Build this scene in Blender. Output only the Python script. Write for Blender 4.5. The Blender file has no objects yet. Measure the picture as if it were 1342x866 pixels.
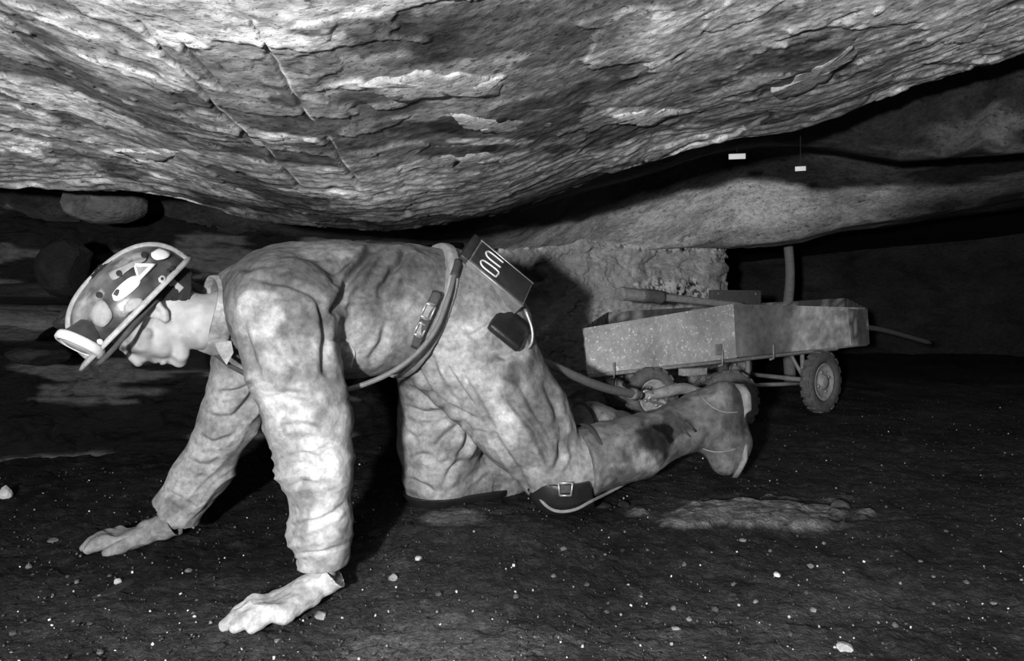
import bpy, bmesh, math, random
import numpy as np
from mathutils import Vector, Matrix

random.seed(7)
rng = np.random.default_rng(7)
S = bpy.context.scene
COL = S.collection

# ------------------------------------------------------------------ camera, world, flash, exposure
CZ = 0.664          # camera height above the mine floor (low seam)
FPX = 1000.0        # focal length in pixels of the 1342 px wide frame
HY = 400.0          # horizon row
cam_d = bpy.data.cameras.new('camera'); cam = bpy.data.objects.new('camera', cam_d); COL.objects.link(cam)
cam_d.sensor_width = 36.0
cam_d.lens = 36.0 * FPX / 1342.0
cam_d.shift_y = -(433.0 - HY) / 1342.0
cam_d.clip_start = 0.02
cam.location = (0, 0, CZ); cam.rotation_euler = (math.pi / 2, 0, 0)
S.camera = cam

w = bpy.data.worlds.new('world'); S.world = w; w.use_nodes = True
w.node_tree.nodes['Background'].inputs[0].default_value = (1, 1, 0.97, 1)
w.node_tree.nodes['Background'].inputs[1].default_value = 0.012

def point_light(name, loc, power, radius):
    l = bpy.data.lights.new(name, 'POINT'); l.energy = power; l.shadow_soft_size = radius
    l.color = (1, 1, 1)
    o = bpy.data.objects.new(name, l); o.location = loc; COL.objects.link(o); return o
point_light('flash_bulb', (-0.50, -0.85, 0.73), 380.0, 0.045)

S.view_settings.view_transform = 'Standard'
S.view_settings.look = 'None'
S.view_settings.gamma = 1.0
S.view_settings.use_curve_mapping = False
S.view_settings.exposure = 0.0

# ------------------------------------------------------------------ helpers: projection, noise
def P(px, py, d):
    """world point that stands d metres into the drift on the sight line of a photo pixel"""
    return np.array([(px - 671.0) / FPX * d, d, CZ + (HY - py) / FPX * d])

def proj(V):
    return 671.0 + FPX * V[:, 0] / V[:, 1], HY - FPX * (V[:, 2] - CZ) / V[:, 1]

def _hash(ix, iy, iz, seed):
    n = (ix.astype(np.int64) * 374761393 + iy.astype(np.int64) * 668265263 + iz.astype(np.int64) * 2147483647 + seed * 1274126177) & 0xffffffff
    n = ((n ^ (n >> 13)) * 1274126177) & 0xffffffff
    n = ((n ^ (n >> 16)) * 2246822519) & 0xffffffff
    return ((n ^ (n >> 15)) & 0xffff).astype(np.float32) / 32767.5 - 1.0

def noise(x, y, z=0.0, seed=0):
    x = np.asarray(x, dtype=np.float64); y = np.asarray(y, dtype=np.float64); z = np.zeros_like(x) + z
    fx = np.floor(x); fy = np.floor(y); fz = np.floor(z)
    tx = x - fx; ty = y - fy; tz = z - fz
    ux = tx * tx * tx * (tx * (tx * 6 - 15) + 10); uy = ty * ty * ty * (ty * (ty * 6 - 15) + 10); uz = tz * tz * tz * (tz * (tz * 6 - 15) + 10)
    ix = fx.astype(np.int64); iy = fy.astype(np.int64); iz = fz.astype(np.int64)
    def h(a, b, c): return _hash(ix + a, iy + b, iz + c, seed)
    x00 = h(0,0,0) * (1-ux) + h(1,0,0) * ux; x10 = h(0,1,0) * (1-ux) + h(1,1,0) * ux
    x01 = h(0,0,1) * (1-ux) + h(1,0,1) * ux; x11 = h(0,1,1) * (1-ux) + h(1,1,1) * ux
    return (x00 * (1-uy) + x10 * uy) * (1-uz) + (x01 * (1-uy) + x11 * uy) * uz

def fbm(x, y, z=0.0, octv=4, seed=0, gain=0.5):
    a = 1.0; s = 0.0; t = 0.0; f = 1.0
    for i in range(octv):
        s = s + a * noise(np.asarray(x) * f + 13.7 * i, np.asarray(y) * f - 7.3 * i, np.asarray(z) * f, seed + i); t += a
        a *= gain; f *= 2.03
    return s / t * 1.5

def ridged(x, y, z=0.0, octv=3, seed=0):
    a = 1.0; s = 0.0; t = 0.0; f = 1.0
    for i in range(octv):
        s = s + a * (1 - 2 * np.abs(noise(np.asarray(x) * f + 5.1 * i, np.asarray(y) * f, np.asarray(z) * f, seed + i))); t += a
        a *= 0.5; f *= 2.1
    return s / t

def sstep(a, b, x):
    t = np.clip((x - a) / (b - a), 0, 1); return t * t * (3 - 2 * t)

def seg_dist(px, py, line):
    """distance of pixels to a polyline"""
    best = np.full(np.shape(px), 1e9)
    for (x0, y0), (x1, y1) in zip(line[:-1], line[1:]):
        dx, dy = x1 - x0, y1 - y0
        t = np.clip(((px - x0) * dx + (py - y0) * dy) / (dx * dx + dy * dy + 1e-9), 0, 1)
        best = np.minimum(best, np.hypot(px - x0 - t * dx, py - y0 - t * dy))
    return best

# ------------------------------------------------------------------ helpers: materials
def mat(name, g=0.5, rough=0.8, spec=0.3, attr=False, var=0.25, vscale=30.0, bump=0.3, bscale=120.0, bdist=0.004, metal=0.0, var2=0.0, v2scale=6.0, stretch=(1,1,1), speck=None, wrinkle=None):
    m = bpy.data.materials.new(name); m.use_nodes = True
    nt = m.node_tree; N = nt.nodes; L = nt.links
    b = N['Principled BSDF']
    b.inputs['Roughness'].default_value = rough; b.inputs['Metallic'].default_value = metal
    b.inputs['Specular IOR Level'].default_value = spec
    tc = N.new('ShaderNodeTexCoord'); mp = N.new('ShaderNodeMapping'); mp.inputs['Scale'].default_value = stretch
    L.new(tc.outputs['Object'], mp.inputs['Vector'])
    nz = N.new('ShaderNodeTexNoise'); nz.inputs['Scale'].default_value = vscale; nz.inputs['Detail'].default_value = 6; nz.inputs['Roughness'].default_value = 0.65
    L.new(mp.outputs[0], nz.inputs['Vector'])
    rp = N.new('ShaderNodeMapRange'); rp.inputs['From Min'].default_value = 0.25; rp.inputs['From Max'].default_value = 0.75
    rp.inputs['To Min'].default_value = 1 - var; rp.inputs['To Max'].default_value = 1 + var
    L.new(nz.outputs['Fac'], rp.inputs['Value'])
    fac = rp.outputs[0]
    if var2 > 0:
        n2 = N.new('ShaderNodeTexNoise'); n2.inputs['Scale'].default_value = v2scale; n2.inputs['Detail'].default_value = 5; n2.inputs['Roughness'].default_value = 0.6
        L.new(mp.outputs[0], n2.inputs['Vector'])
        r2 = N.new('ShaderNodeMapRange'); r2.inputs['From Min'].default_value = 0.35; r2.inputs['From Max'].default_value = 0.65
        r2.inputs['To Min'].default_value = 1 - var2; r2.inputs['To Max'].default_value = 1 + var2
        L.new(n2.outputs['Fac'], r2.inputs['Value'])
        mu = N.new('ShaderNodeMath'); mu.operation = 'MULTIPLY'; L.new(fac, mu.inputs[0]); L.new(r2.outputs[0], mu.inputs[1]); fac = mu.outputs[0]
    for sk in (speck or []):
        n3 = N.new('ShaderNodeTexNoise'); n3.inputs['Scale'].default_value = sk[0]; n3.inputs['Detail'].default_value = 4; n3.inputs['Roughness'].default_value = 0.6
        L.new(mp.outputs[0], n3.inputs['Vector'])
        r3 = N.new('ShaderNodeMapRange'); r3.inputs['From Min'].default_value = sk[1]; r3.inputs['From Max'].default_value = sk[1]+0.05
        r3.inputs['To Min'].default_value = 1.0; r3.inputs['To Max'].default_value = sk[2]
        L.new(n3.outputs['Fac'], r3.inputs['Value'])
        mu = N.new('ShaderNodeMath'); mu.operation = 'MULTIPLY'; L.new(fac, mu.inputs[0]); L.new(r3.outputs[0], mu.inputs[1]); fac = mu.outputs[0]
    if attr:
        at = N.new('ShaderNodeAttribute'); at.attribute_name = 'col'
        mu = N.new('ShaderNodeMath'); mu.operation = 'MULTIPLY'; L.new(at.outputs['Fac'], mu.inputs[0]); L.new(fac, mu.inputs[1])
    else:
        mu = N.new('ShaderNodeMath'); mu.operation = 'MULTIPLY'; mu.inputs[0].default_value = g; L.new(fac, mu.inputs[1])
    cb = N.new('ShaderNodeCombineColor')
    for i in range(3): L.new(mu.outputs[0], cb.inputs[i])
    L.new(cb.outputs[0], b.inputs['Base Color'])
    if bump > 0:
        nb = N.new('ShaderNodeTexNoise'); nb.inputs['Scale'].default_value = bscale; nb.inputs['Detail'].default_value = 5; nb.inputs['Roughness'].default_value = 0.6
        L.new(mp.outputs[0], nb.inputs['Vector'])
        bp = N.new('ShaderNodeBump'); bp.inputs['Strength'].default_value = bump; bp.inputs['Distance'].default_value = bdist
        L.new(nb.outputs['Fac'], bp.inputs['Height']); L.new(bp.outputs[0], b.inputs['Normal'])
        if wrinkle:
            nw_ = N.new('ShaderNodeTexNoise'); nw_.noise_type = 'RIDGED_MULTIFRACTAL'; nw_.inputs['Scale'].default_value = wrinkle[0]; nw_.inputs['Detail'].default_value = 3; nw_.inputs['Distortion'].default_value = 0.6
            L.new(tc.outputs['Object'], nw_.inputs['Vector'])
            bw = N.new('ShaderNodeBump'); bw.inputs['Strength'].default_value = wrinkle[1]; bw.inputs['Distance'].default_value = wrinkle[2]
            L.new(nw_.outputs['Fac'], bw.inputs['Height']); L.new(bw.outputs[0], bp.inputs['Normal'])
    return m

M = {}
M['roof'] = mat('roof_shale', attr=True, rough=0.75, spec=0.3, var=0.5, vscale=38, bump=0.6, bscale=70, bdist=0.004, var2=0.25, v2scale=11, stretch=(1,1.7,1), speck=[(9, 0.62, 0.55), (24, 0.62, 0.4), (65, 0.60, 0.4), (120, 0.60, 0.4), (30, 0.67, 1.6)])  # dark flecks put streaky shading of the rock into the colour
M['wall'] = mat('pillar_rock', attr=True, rough=0.85, spec=0.2, var=0.35, vscale=30, bump=0.8, bscale=50, bdist=0.012, stretch=(1,1,2.2))
M['coal'] = mat('coal_face', attr=True, rough=0.7, spec=0.15, var=0.5, vscale=25, bump=0.9, bscale=35, bdist=0.015, stretch=(1,1,2.5))
M['floor'] = mat('coal_dust_floor', attr=True, rough=0.9, spec=0.15, var=0.7, vscale=70, bump=1.0, bscale=110, bdist=0.012, speck=[(260, 0.66, 4.0)])
M['grit'] = mat('coal_grit', attr=True, rough=0.55, spec=0.4, var=0.3, vscale=60, bump=0.3)
M['stone'] = mat('shale_stone', attr=True, rough=0.8, spec=0.3, var=0.3, vscale=40, bump=0.6, bscale=60, bdist=0.006)
M['cloth'] = mat('dusty_work_cloth', attr=True, rough=0.95, spec=0.05, var=0.42, vscale=70, bump=0.45, bscale=160, bdist=0.003, var2=0.34, v2scale=15, wrinkle=(10.0, 0.65, 0.012))
M['glove'] = mat('dusty_glove_cloth', attr=True, rough=0.95, spec=0.05, var=0.4, vscale=60, bump=0.6, bscale=120, bdist=0.004, var2=0.25, v2scale=20, wrinkle=(16.0, 0.5, 0.006))
M['skin'] = mat('dusty_skin', attr=True, rough=0.55, spec=0.35, var=0.12, vscale=70, bump=0.25, bscale=160, bdist=0.0015)
M['hair'] = mat('dark_hair', g=0.025, rough=0.6, var=0.4, vscale=120, bump=0.8, bscale=200, stretch=(1,6,1))
M['boot'] = mat('worn_boot_leather', attr=True, rough=0.5, spec=0.4, var=0.6, vscale=45, bump=0.6, bscale=70, bdist=0.005)
M['rubber'] = mat('worn_rubber', g=0.24, rough=0.7, spec=0.3, var=0.4, vscale=40, bump=0.4, bscale=90)
M['pad'] = mat('black_knee_pad', g=0.02, rough=0.4, spec=0.5, var=0.5, vscale=30, bump=0.3)
M['strap'] = mat('dark_strap', g=0.06, rough=0.7, var=0.4, vscale=60, bump=0.4)
M['belt'] = mat('pale_webbing', g=0.34, rough=0.9, var=0.3, vscale=50, bump=0.5, bscale=200)
M['steel'] = mat('dull_steel', g=0.5, rough=0.4, spec=0.5, metal=0.6, var=0.35, vscale=60, bump=0.2)
M['shell'] = mat('dark_helmet_shell', attr=True, rough=0.32, spec=0.55, var=0.45, vscale=28, bump=0.25, bscale=60, bdist=0.002, var2=0.5, v2scale=16)
M['edge'] = mat('worn_helmet_edge', g=0.42, rough=0.5, spec=0.4, var=0.4, vscale=60, bump=0.2)
M['white'] = mat('white_sticker', g=0.85, rough=0.5, spec=0.4, var=0.06, vscale=30, bump=0)
M['greyst'] = mat('grey_sticker', g=0.33, rough=0.5, spec=0.4, var=0.35, vscale=50, bump=0.1)
M['darkst'] = mat('dark_print', g=0.03, rough=0.5, spec=0.4, var=0.2, vscale=50, bump=0)
M['lampbody'] = mat('lamp_housing', g=0.05, rough=0.3, spec=0.6, var=0.5, vscale=50, bump=0.2)
M['lamprim'] = mat('bright_lamp_rim', g=0.8, rough=0.35, spec=0.5, var=0.15, vscale=60, bump=0.1)
M['battdark'] = mat('battery_lid_face', g=0.045, rough=0.4, spec=0.5, var=0.5, vscale=30, bump=0.25)
M['batt'] = mat('battery_case_metal', g=0.17, rough=0.5, spec=0.5, var=0.5, vscale=40, bump=0.3)
M['cord'] = mat('lamp_cord_rubber', g=0.17, rough=0.55, spec=0.4, var=0.25, vscale=60, bump=0.2)
M['cartlight'] = mat('spattered_sheet_metal', attr=True, rough=0.6, spec=0.4, var=0.3, vscale=35, bump=0.4, bscale=80, speck=[(75, 0.60, 2.1)])
M['cartdark'] = mat('dark_sheet_metal', attr=True, rough=0.65, spec=0.3, var=0.4, vscale=30, bump=0.4, bscale=70)
M['iron'] = mat('painted_iron', g=0.3, rough=0.55, spec=0.4, var=0.4, vscale=40, bump=0.3)
M['tyre'] = mat('dusty_tyre', g=0.16, rough=0.8, spec=0.2, var=0.4, vscale=50, bump=0.4)
M['hub'] = mat('pale_hub', g=0.45, rough=0.5, spec=0.4, var=0.4, vscale=60, bump=0.3)
M['wood'] = mat('grey_wood', g=0.3, rough=0.8, spec=0.2, var=0.4, vscale=20, bump=0.5, bscale=60, stretch=(1,6,6))
M['wooddark'] = mat('dark_wood', g=0.12, rough=0.8, spec=0.2, var=0.4, vscale=20, bump=0.5, bscale=60, stretch=(1,6,6))
M['paper'] = mat('white_tag', g=0.9, rough=0.6, spec=0.3, var=0.05, bump=0)
M['lens'] = mat('lamp_lens', g=0.6, rough=0.1, spec=0.6, var=0.05, bump=0)

# ------------------------------------------------------------------ helpers: objects
def tag(o, label=None, cat=None, group=None, kind=None):
    if label: o['label'] = label
    if cat: o['category'] = cat
    if group: o['group'] = group
    if kind: o['kind'] = kind
    return o

def empty(name, loc, label=None, cat=None, group=None):
    o = bpy.data.objects.new(name, None); o.location = [float(c) for c in loc]; o.empty_display_size = 0.05
    COL.objects.link(o); return tag(o, label, cat, group)

def mesh_obj(name, V, F, m, parent=None, col=None, smooth=True):
    """V in world coordinates; the object sits at its parent with the offset undone"""
    me = bpy.data.meshes.new(name)
    V = np.asarray(V, dtype=np.float32)
    if isinstance(F, np.ndarray):
        k = F.shape[1]; n = F.shape[0]
        me.vertices.add(len(V)); me.vertices.foreach_set('co', V.ravel())
        me.loops.add(n * k); me.loops.foreach_set('vertex_index', F.astype(np.int32).ravel())
        me.polygons.add(n); me.polygons.foreach_set('loop_start', np.arange(0, n * k, k, dtype=np.int32))
        me.update(calc_edges=True); me.validate()
    else:
        me.from_pydata([tuple(map(float, v)) for v in V], [], [tuple(f) for f in F]); me.update()
    if smooth: me.polygons.foreach_set('use_smooth', np.ones(len(me.polygons), dtype=bool))
    if col is not None:
        a = me.color_attributes.new('col', 'FLOAT_COLOR', 'POINT')
        c = np.ones((len(V), 4), dtype=np.float32); c[:, :3] = np.clip(np.asarray(col), 0.004, 0.95)[:, None]
        a.data.foreach_set('color', c.ravel())
    me.materials.append(m)
    o = bpy.data.objects.new(name, me); COL.objects.link(o)
    put(o, parent)
    return o

def world_of(o):
    v = np.zeros(3)
    while o is not None:
        v = v + np.array(o.location); o = o.parent
    return v

def put(o, parent):
    if parent is not None:
        o.parent = parent
        o.location = [float(c) for c in -world_of(parent)]

def grid_faces(nu, nv):
    i = np.arange(nu - 1)[:, None] * nv + np.arange(nv - 1)[None, :]
    return np.stack([i, i + 1, i + nv + 1, i + nv], -1).reshape(-1, 4)

def unit(v): v = np.asarray(v, float); return v / np.linalg.norm(v)

def box_mesh(c, ax, ay, az, bev=0.0):
    """box spanned by three full edge vectors about centre c -> V,F (bevelled)"""
    bm = bmesh.new(); bmesh.ops.create_cube(bm, size=1.0)
    lx, ly, lz = np.linalg.norm(ax), np.linalg.norm(ay), np.linalg.norm(az)
    for v in bm.verts: v.co = Vector((v.co.x * lx, v.co.y * ly, v.co.z * lz))
    if bev > 0: bmesh.ops.bevel(bm, geom=bm.edges[:], offset=bev, segments=2, affect='EDGES', profile=0.6)
    R = np.stack([unit(ax), unit(ay), unit(az)], 1)
    V = np.array([list(v.co) for v in bm.verts]) @ R.T + np.asarray(c)
    bm.verts.index_update(); F = [[v.index for v in f.verts] for f in bm.faces]; bm.free()
    return V, F

def tube_mesh(pts, r, n=10, cap=True, flat=None):
    """swept tube through pts (smoothed), radius r scalar or list; flat=(dir, factor) squashes it"""
    pts = np.asarray(pts, float); rr = np.full(len(pts), r) if np.isscalar(r) else np.asarray(r, float)
    V = []; F = []
    T = np.gradient(pts, axis=0); T /= np.linalg.norm(T, axis=1)[:, None]
    up = np.array([0, 0, 1.0]);
    if abs(T[0] @ up) > 0.9: up = np.array([0, 1.0, 0])
    a = unit(np.cross(T[0], up))
    for k in range(len(pts)):
        a = unit(a - T[k] * (a @ T[k])); b = np.cross(T[k], a)
        for j in range(n):
            th = 2 * math.pi * j / n
            off = (a * math.cos(th) + b * math.sin(th)) * rr[k]
            if flat is not None:
                fd = np.asarray(flat[0]); off = off + fd * (off @ fd) * (flat[1] - 1)
            V.append(pts[k] + off)
    for k in range(len(pts) - 1):
        for j in range(n):
            F.append([k*n+j, k*n+(j+1) % n, (k+1)*n+(j+1) % n, (k+1)*n+j])
    if cap:
        F.append(list(range(n))[::-1]); F.append([(len(pts)-1)*n + j for j in range(n)])
    return np.array(V), F

def spline(pts, n=40):
    pts = np.asarray(pts, float); m = len(pts)
    Q = np.vstack([2*pts[0]-pts[1], pts, 2*pts[-1]-pts[-2]]); out = []
    for s in np.linspace(0, m - 1 - 1e-6, n):
        i = int(s); t = s - i; p0, p1, p2, p3 = Q[i], Q[i+1], Q[i+2], Q[i+3]
        out.append(0.5*((2*p1)+(-p0+p2)*t+(2*p0-5*p1+4*p2-p3)*t*t+(-p0+3*p1-3*p2+p3)*t**3))
    return np.array(out)

def lathe_mesh(c, axis, prof, n=28):
    """prof: list of (distance along axis, radius)"""
    axis = unit(axis); a = unit(np.cross(axis, [0.13, 0.2, 0.97])); b = np.cross(axis, a)
    V = []; F = []
    for (h, r) in prof:
        for j in range(n):
            th = 2*math.pi*j/n; V.append(np.asarray(c) + axis*h + (a*math.cos(th)+b*math.sin(th))*r)
    for k in range(len(prof)-1):
        for j in range(n): F.append([k*n+j, k*n+(j+1) % n, (k+1)*n+(j+1) % n, (k+1)*n+j])
    if prof[0][1] > 1e-6: F.append(list(range(n))[::-1])
    if prof[-1][1] > 1e-6: F.append([(len(prof)-1)*n+j for j in range(n)])
    return np.array(V), F

def join(*ms):
    V = []; F = []; k = 0
    for v, f in ms:
        V.append(np.asarray(v)); F += [[i + k for i in q] for q in f]; k += len(v)
    return np.vstack(V), F

# ------------------------------------------------------------------ helpers: blended volumes -> one skin
class Field:
    def __init__(self, lo, hi, h, k, axes=None):
        self.k = k
        if axes is None:
            lo = np.array(lo, float); nn = np.ceil((np.array(hi) - lo) / h).astype(int) + 1
            axes = [lo[i] + np.arange(nn[i]) * h for i in range(3)]
        self.ax = axes; self.n = np.array([len(q) for q in axes])
        self.acc = np.zeros(self.n, np.float32); self.F = None
    def win(self, lo, hi):
        a = [max(0, int(np.searchsorted(self.ax[i], lo[i])) - 1) for i in range(3)]
        b = [min(self.n[i], int(np.searchsorted(self.ax[i], hi[i])) + 1) for i in range(3)]
        if any(b[i] <= a[i] for i in range(3)): return None
        X = self.ax[0][a[0]:b[0]][:, None, None].astype(np.float32); Y = self.ax[1][a[1]:b[1]][None, :, None].astype(np.float32); Z = self.ax[2][a[2]:b[2]][None, None, :].astype(np.float32)
        return (slice(a[0], b[0]), slice(a[1], b[1]), slice(a[2], b[2])), X, Y, Z
    def _add(self, sl, d):
        k = self.k; self.acc[sl] += np.exp(np.clip(-d / k, -30, 60)).astype(np.float32)
    def cone(self, A, B, ra, rb):
        A = np.asarray(A, float); B = np.asarray(B, float); mrg = max(ra, rb) + 6 * self.k
        w_ = self.win(np.minimum(A, B) - mrg, np.maximum(A, B) + mrg)
        if w_ is None: return
        sl, X, Y, Z = w_; D = B - A; L2 = D @ D + 1e-12
        t = np.clip(((X-A[0])*D[0] + (Y-A[1])*D[1] + (Z-A[2])*D[2]) / L2, 0, 1)
        d = np.sqrt((X-A[0]-t*D[0])**2 + (Y-A[1]-t*D[1])**2 + (Z-A[2]-t*D[2])**2) - (ra + (rb-ra)*t)
        self._add(sl, d)
    def chain(self, pts, rs):
        for i in range(len(pts)-1): self.cone(pts[i], pts[i+1], rs[i], rs[i+1])
    def ell(self, C, axes, r):
        C = np.asarray(C, float); mrg = max(r) + 6*self.k; w_ = self.win(C-mrg, C+mrg)
        if w_ is None: return
        sl, X, Y, Z = w_; k0 = 0; k1 = 0
        for ax, q in zip(axes, r):
            c = (X-C[0])*ax[0] + (Y-C[1])*ax[1] + (Z-C[2])*ax[2]
            k0 = k0 + (c/q)**2; k1 = k1 + (c/q/q)**2
        k0 = np.sqrt(k0); k1 = np.sqrt(k1) + 1e-9
        self._add(sl, k0*(k0-1)/k1)
    def done(self):
        self.F = -self.k * np.log(self.acc + 1e-13); self.acc = None; return self
    def cut(self, C, n):       # keep the side opposite to n
        n = unit(n); sl, X, Y, Z = self.win([q[0] for q in self.ax], [q[-1] for q in self.ax])
        self.F = np.maximum(self.F, ((X-C[0])*n[0] + (Y-C[1])*n[1] + (Z-C[2])*n[2]).astype(np.float32))
    def cut_near(self, C, n, rad):   # the same, only within rad of C
        n = unit(n); C = np.asarray(C, float); w_ = self.win(C-rad, C+rad); sl, X, Y, Z = w_
        d = ((X-C[0])*n[0] + (Y-C[1])*n[1] + (Z-C[2])*n[2])
        inside = np.sqrt((X-C[0])**2+(Y-C[1])**2+(Z-C[2])**2) < rad
        self.F[sl] = np.where(inside, np.maximum(self.F[sl], d), self.F[sl])
    def hollow(self, A, B, ra, rb):
        A = np.asarray(A, float); B = np.asarray(B, float); D = B-A; L2 = D @ D; mrg = max(ra, rb)+0.02
        w_ = self.win(np.minimum(A, B)-mrg, np.maximum(A, B)+mrg); sl, X, Y, Z = w_
        t = np.clip(((X-A[0])*D[0] + (Y-A[1])*D[1] + (Z-A[2])*D[2]) / L2, 0, 1)
        d = np.sqrt((X-A[0]-t*D[0])**2 + (Y-A[1]-t*D[1])**2 + (Z-A[2]-t*D[2])**2) - (ra + (rb-ra)*t)
        self.F[sl] = np.maximum(self.F[sl], -d)
    def mesh(self):
        F = self.F; n = self.n; I = F < 0
        c = [(i, j, k) for i in (0,1) for j in (0,1) for k in (0,1)]
        cnt = np.zeros(n-1, np.int8)
        for (i, j, k) in c: cnt += I[i:n[0]-1+i, j:n[1]-1+j, k:n[2]-1+k]
        act = np.argwhere((cnt > 0) & (cnt < 8)); m = len(act)
        ids = np.full(n-1, -1, np.int64); ids[act[:,0], act[:,1], act[:,2]] = np.arange(m)
        val = {q: F[act[:,0]+q[0], act[:,1]+q[1], act[:,2]+q[2]] for q in c}
        sp = np.zeros((m,3)); sn = np.zeros(m)
        for q in c:
            for ax in range(3):
                if q[ax] == 0:
                    p = list(q); p[ax] = 1; p = tuple(p); f0, f1 = val[q], val[p]
                    s = (f0 < 0) != (f1 < 0); t = np.where(s, f0/np.where(s, f0-f1, 1), 0)
                    e = np.array(q, float)[None,:].repeat(m,0); e[:,ax] += t
                    sp += e*s[:,None]; sn += s
        fr = sp/sn[:,None]; V = np.stack([self.ax[i][act[:,i]] + fr[:,i]*(self.ax[i][act[:,i]+1]-self.ax[i][act[:,i]]) for i in range(3)], 1)
        quads = []
        for ax in range(3):
            u, v = (ax+1) % 3, (ax+2) % 3
            s0 = [slice(0, None)]*3; s1 = [slice(0, None)]*3; s0[ax] = slice(0, -1); s1[ax] = slice(1, None)
            A, B = I[tuple(s0)], I[tuple(s1)]
            e = np.argwhere(A != B); e = e[(e[:,u] > 0) & (e[:,v] > 0) & (e[:,u] < n[u]-1) & (e[:,v] < n[v]-1)]
            sgn = A[e[:,0], e[:,1], e[:,2]]
            def idx(du, dv):
                g = e.copy(); g[:,u] -= du; g[:,v] -= dv; return ids[g[:,0], g[:,1], g[:,2]]
            q = np.stack([idx(1,1), idx(0,1), idx(0,0), idx(1,0)], 1)
            q[~sgn] = q[~sgn][:, ::-1]
            quads.append(q)
        Q = np.vstack(quads); Q = Q[(Q >= 0).all(1)]
        return V, Q

def vnormals(V, Q):
    a = V[Q[:,2]]-V[Q[:,0]]; b = V[Q[:,3]]-V[Q[:,1]]; fn = np.cross(a, b); N = np.zeros_like(V)
    for k in range(4): np.add.at(N, Q[:,k], fn)
    return N/(np.linalg.norm(N, axis=1)[:,None]+1e-12)

def relax(V, Q, it=2, lam=0.5):
    for _ in range(it):
        s = np.zeros_like(V); n = np.zeros(len(V))
        for a, b in ((0,1),(1,2),(2,3),(3,0)):
            np.add.at(s, Q[:,a], V[Q[:,b]]); np.add.at(s, Q[:,b], V[Q[:,a]]); np.add.at(n, Q[:,a], 1); np.add.at(n, Q[:,b], 1)
        V = V + lam*(s/np.maximum(n,1)[:,None]-V)
    return V

CAM = np.array([0, 0, CZ])
def facing(V, N):
    d = CAM - V; d /= np.linalg.norm(d, axis=1)[:,None]
    return sstep(0.0, 0.35, (d*N).sum(1))

def crease(V, N, lines):
    """folds: each line = (polyline, depth m, half width px, ridge)"""
    px, py = proj(V); f = facing(V, N); out = np.zeros(len(V))
    wob = 3.0*noise(px*0.05, py*0.05, 0, 91)
    for (ln, dep, wd, rg) in lines:
        ln = spline(ln, 4*len(ln)) if len(ln) > 2 else np.array(ln, float)
        d = seg_dist(px+wob, py+wob*0.7, ln)
        wd = wd*0.95; c0 = ln[0]; c1 = ln[-1]; tt = ((px-c0[0])*(c1[0]-c0[0])+(py-c0[1])*(c1[1]-c0[1]))/(((c1-c0)**2).sum()+1e-6)
        dep = dep*(0.15+0.85*np.sin(np.pi*np.clip(0.08+0.84*tt, 0, 1)))*0.95
        out += f*dep*(-np.exp(-(d/wd)**2) + rg*np.exp(-((d-2.1*wd)/(1.2*wd))**2))
    return out

def blobs(V, base, spots):
    px, py = proj(V); c = np.full(len(V), float(base))
    wx = 14*fbm(V[:,0]*14, V[:,2]*14, V[:,1]*14, 3, 55); wy = 14*fbm(V[:,0]*14, V[:,2]*14, V[:,1]*14, 3, 66)
    for (x, y, rx, ry, a) in spots:
        q = ((px+wx-x)/rx)**2 + ((py+wy-y)/ry)**2
        c += a*(1-sstep(0.5, 1.3, q))
    return c

# ================================================================== THE SETTING
LIP = np.array([(-900,225,2.2),(-300,228,2.2),(0,236,2.2),(160,240,2.2),(230,251,2.2),(300,275,2.2),(400,290,2.2),(500,296,2.2),(650,274,2.25),(750,240,2.3),(850,206,2.3),(960,180,2.3),(1060,158,2.3),(1150,128,2.3),(1230,100,2.3),(1342,72,2.3),(1700,10,2.3),(2300,-30,2.3)], float)
LX = (LIP[:,0]-671)/FPX*LIP[:,2]; LZ = CZ+(HY-LIP[:,1])/FPX*LIP[:,2]
def lip_y(x): return np.interp(x, LX, LIP[:,2]) + 0.05*noise(x*2.2, 0*x, 0, 3) + 0.02*noise(x*9, 0*x, 0, 4)
def lip_z(x):
    return (np.interp(x-0.04, LX, LZ)+np.interp(x, LX, LZ)+np.interp(x+0.04, LX, LZ))/3
UPX = [-900, 0, 500, 600, 690, 750, 830, 900, 1000, 1100, 1180, 1342, 2500]
UPY = [280, 285, 300, 302, 296, 284, 270, 256, 243, 239, 242, 226, 190]
LPX = [-900, 0, 500, 600, 700, 960, 1050, 1100, 1200, 1342, 2500]
LPY = [300, 310, 318, 322, 330, 323, 311, 297, 281, 262, 240]
def roof2(x, y):
    px = 671+FPX*x/np.maximum(y, 1.0)
    dl = np.interp(px, [-900, 300, 560, 671, 800, 960, 1200, 2500], [3.0, 3.1, 3.35, 3.65, 4.1, 4.3, 4.2, 4.0]); du = dl-0.28
    t = np.maximum((np.minimum(y, dl)-du)/0.28, -0.7)
    py = np.interp(px, UPX, UPY)*(1-t)+np.interp(px, LPX, LPY)*t
    return CZ+(HY-py)/FPX*np.minimum(y, dl) + 0.10*sstep(0.1, 0.5, y-dl-0.3*(px > 975))
def roof_base(x, y):
    yl = lip_y(x); zl = lip_z(x); s = yl-y; sp = np.maximum(s, 0)
    near = zl + 0.20*np.minimum(sp, 2.2) + 0.035*sp**2*np.exp(-sp) + 0.012*(1-np.exp(-sp/0.05))
    d = np.maximum(-s, 0)
    R = np.interp(x, [-1.5, -0.6, 0.2, 1.0, 2.0], [0.16, 0.10, 0.08, 0.16, 0.16])
    rec = zl + R*sstep(0.0, 0.28, d) + 0.03*d
    z2 = roof2(x, y)
    far = rec*(1-sstep(0.45, 0.85, d)) + z2*sstep(0.45, 0.85, d)
    return np.where(s > 0, near, far)

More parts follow.
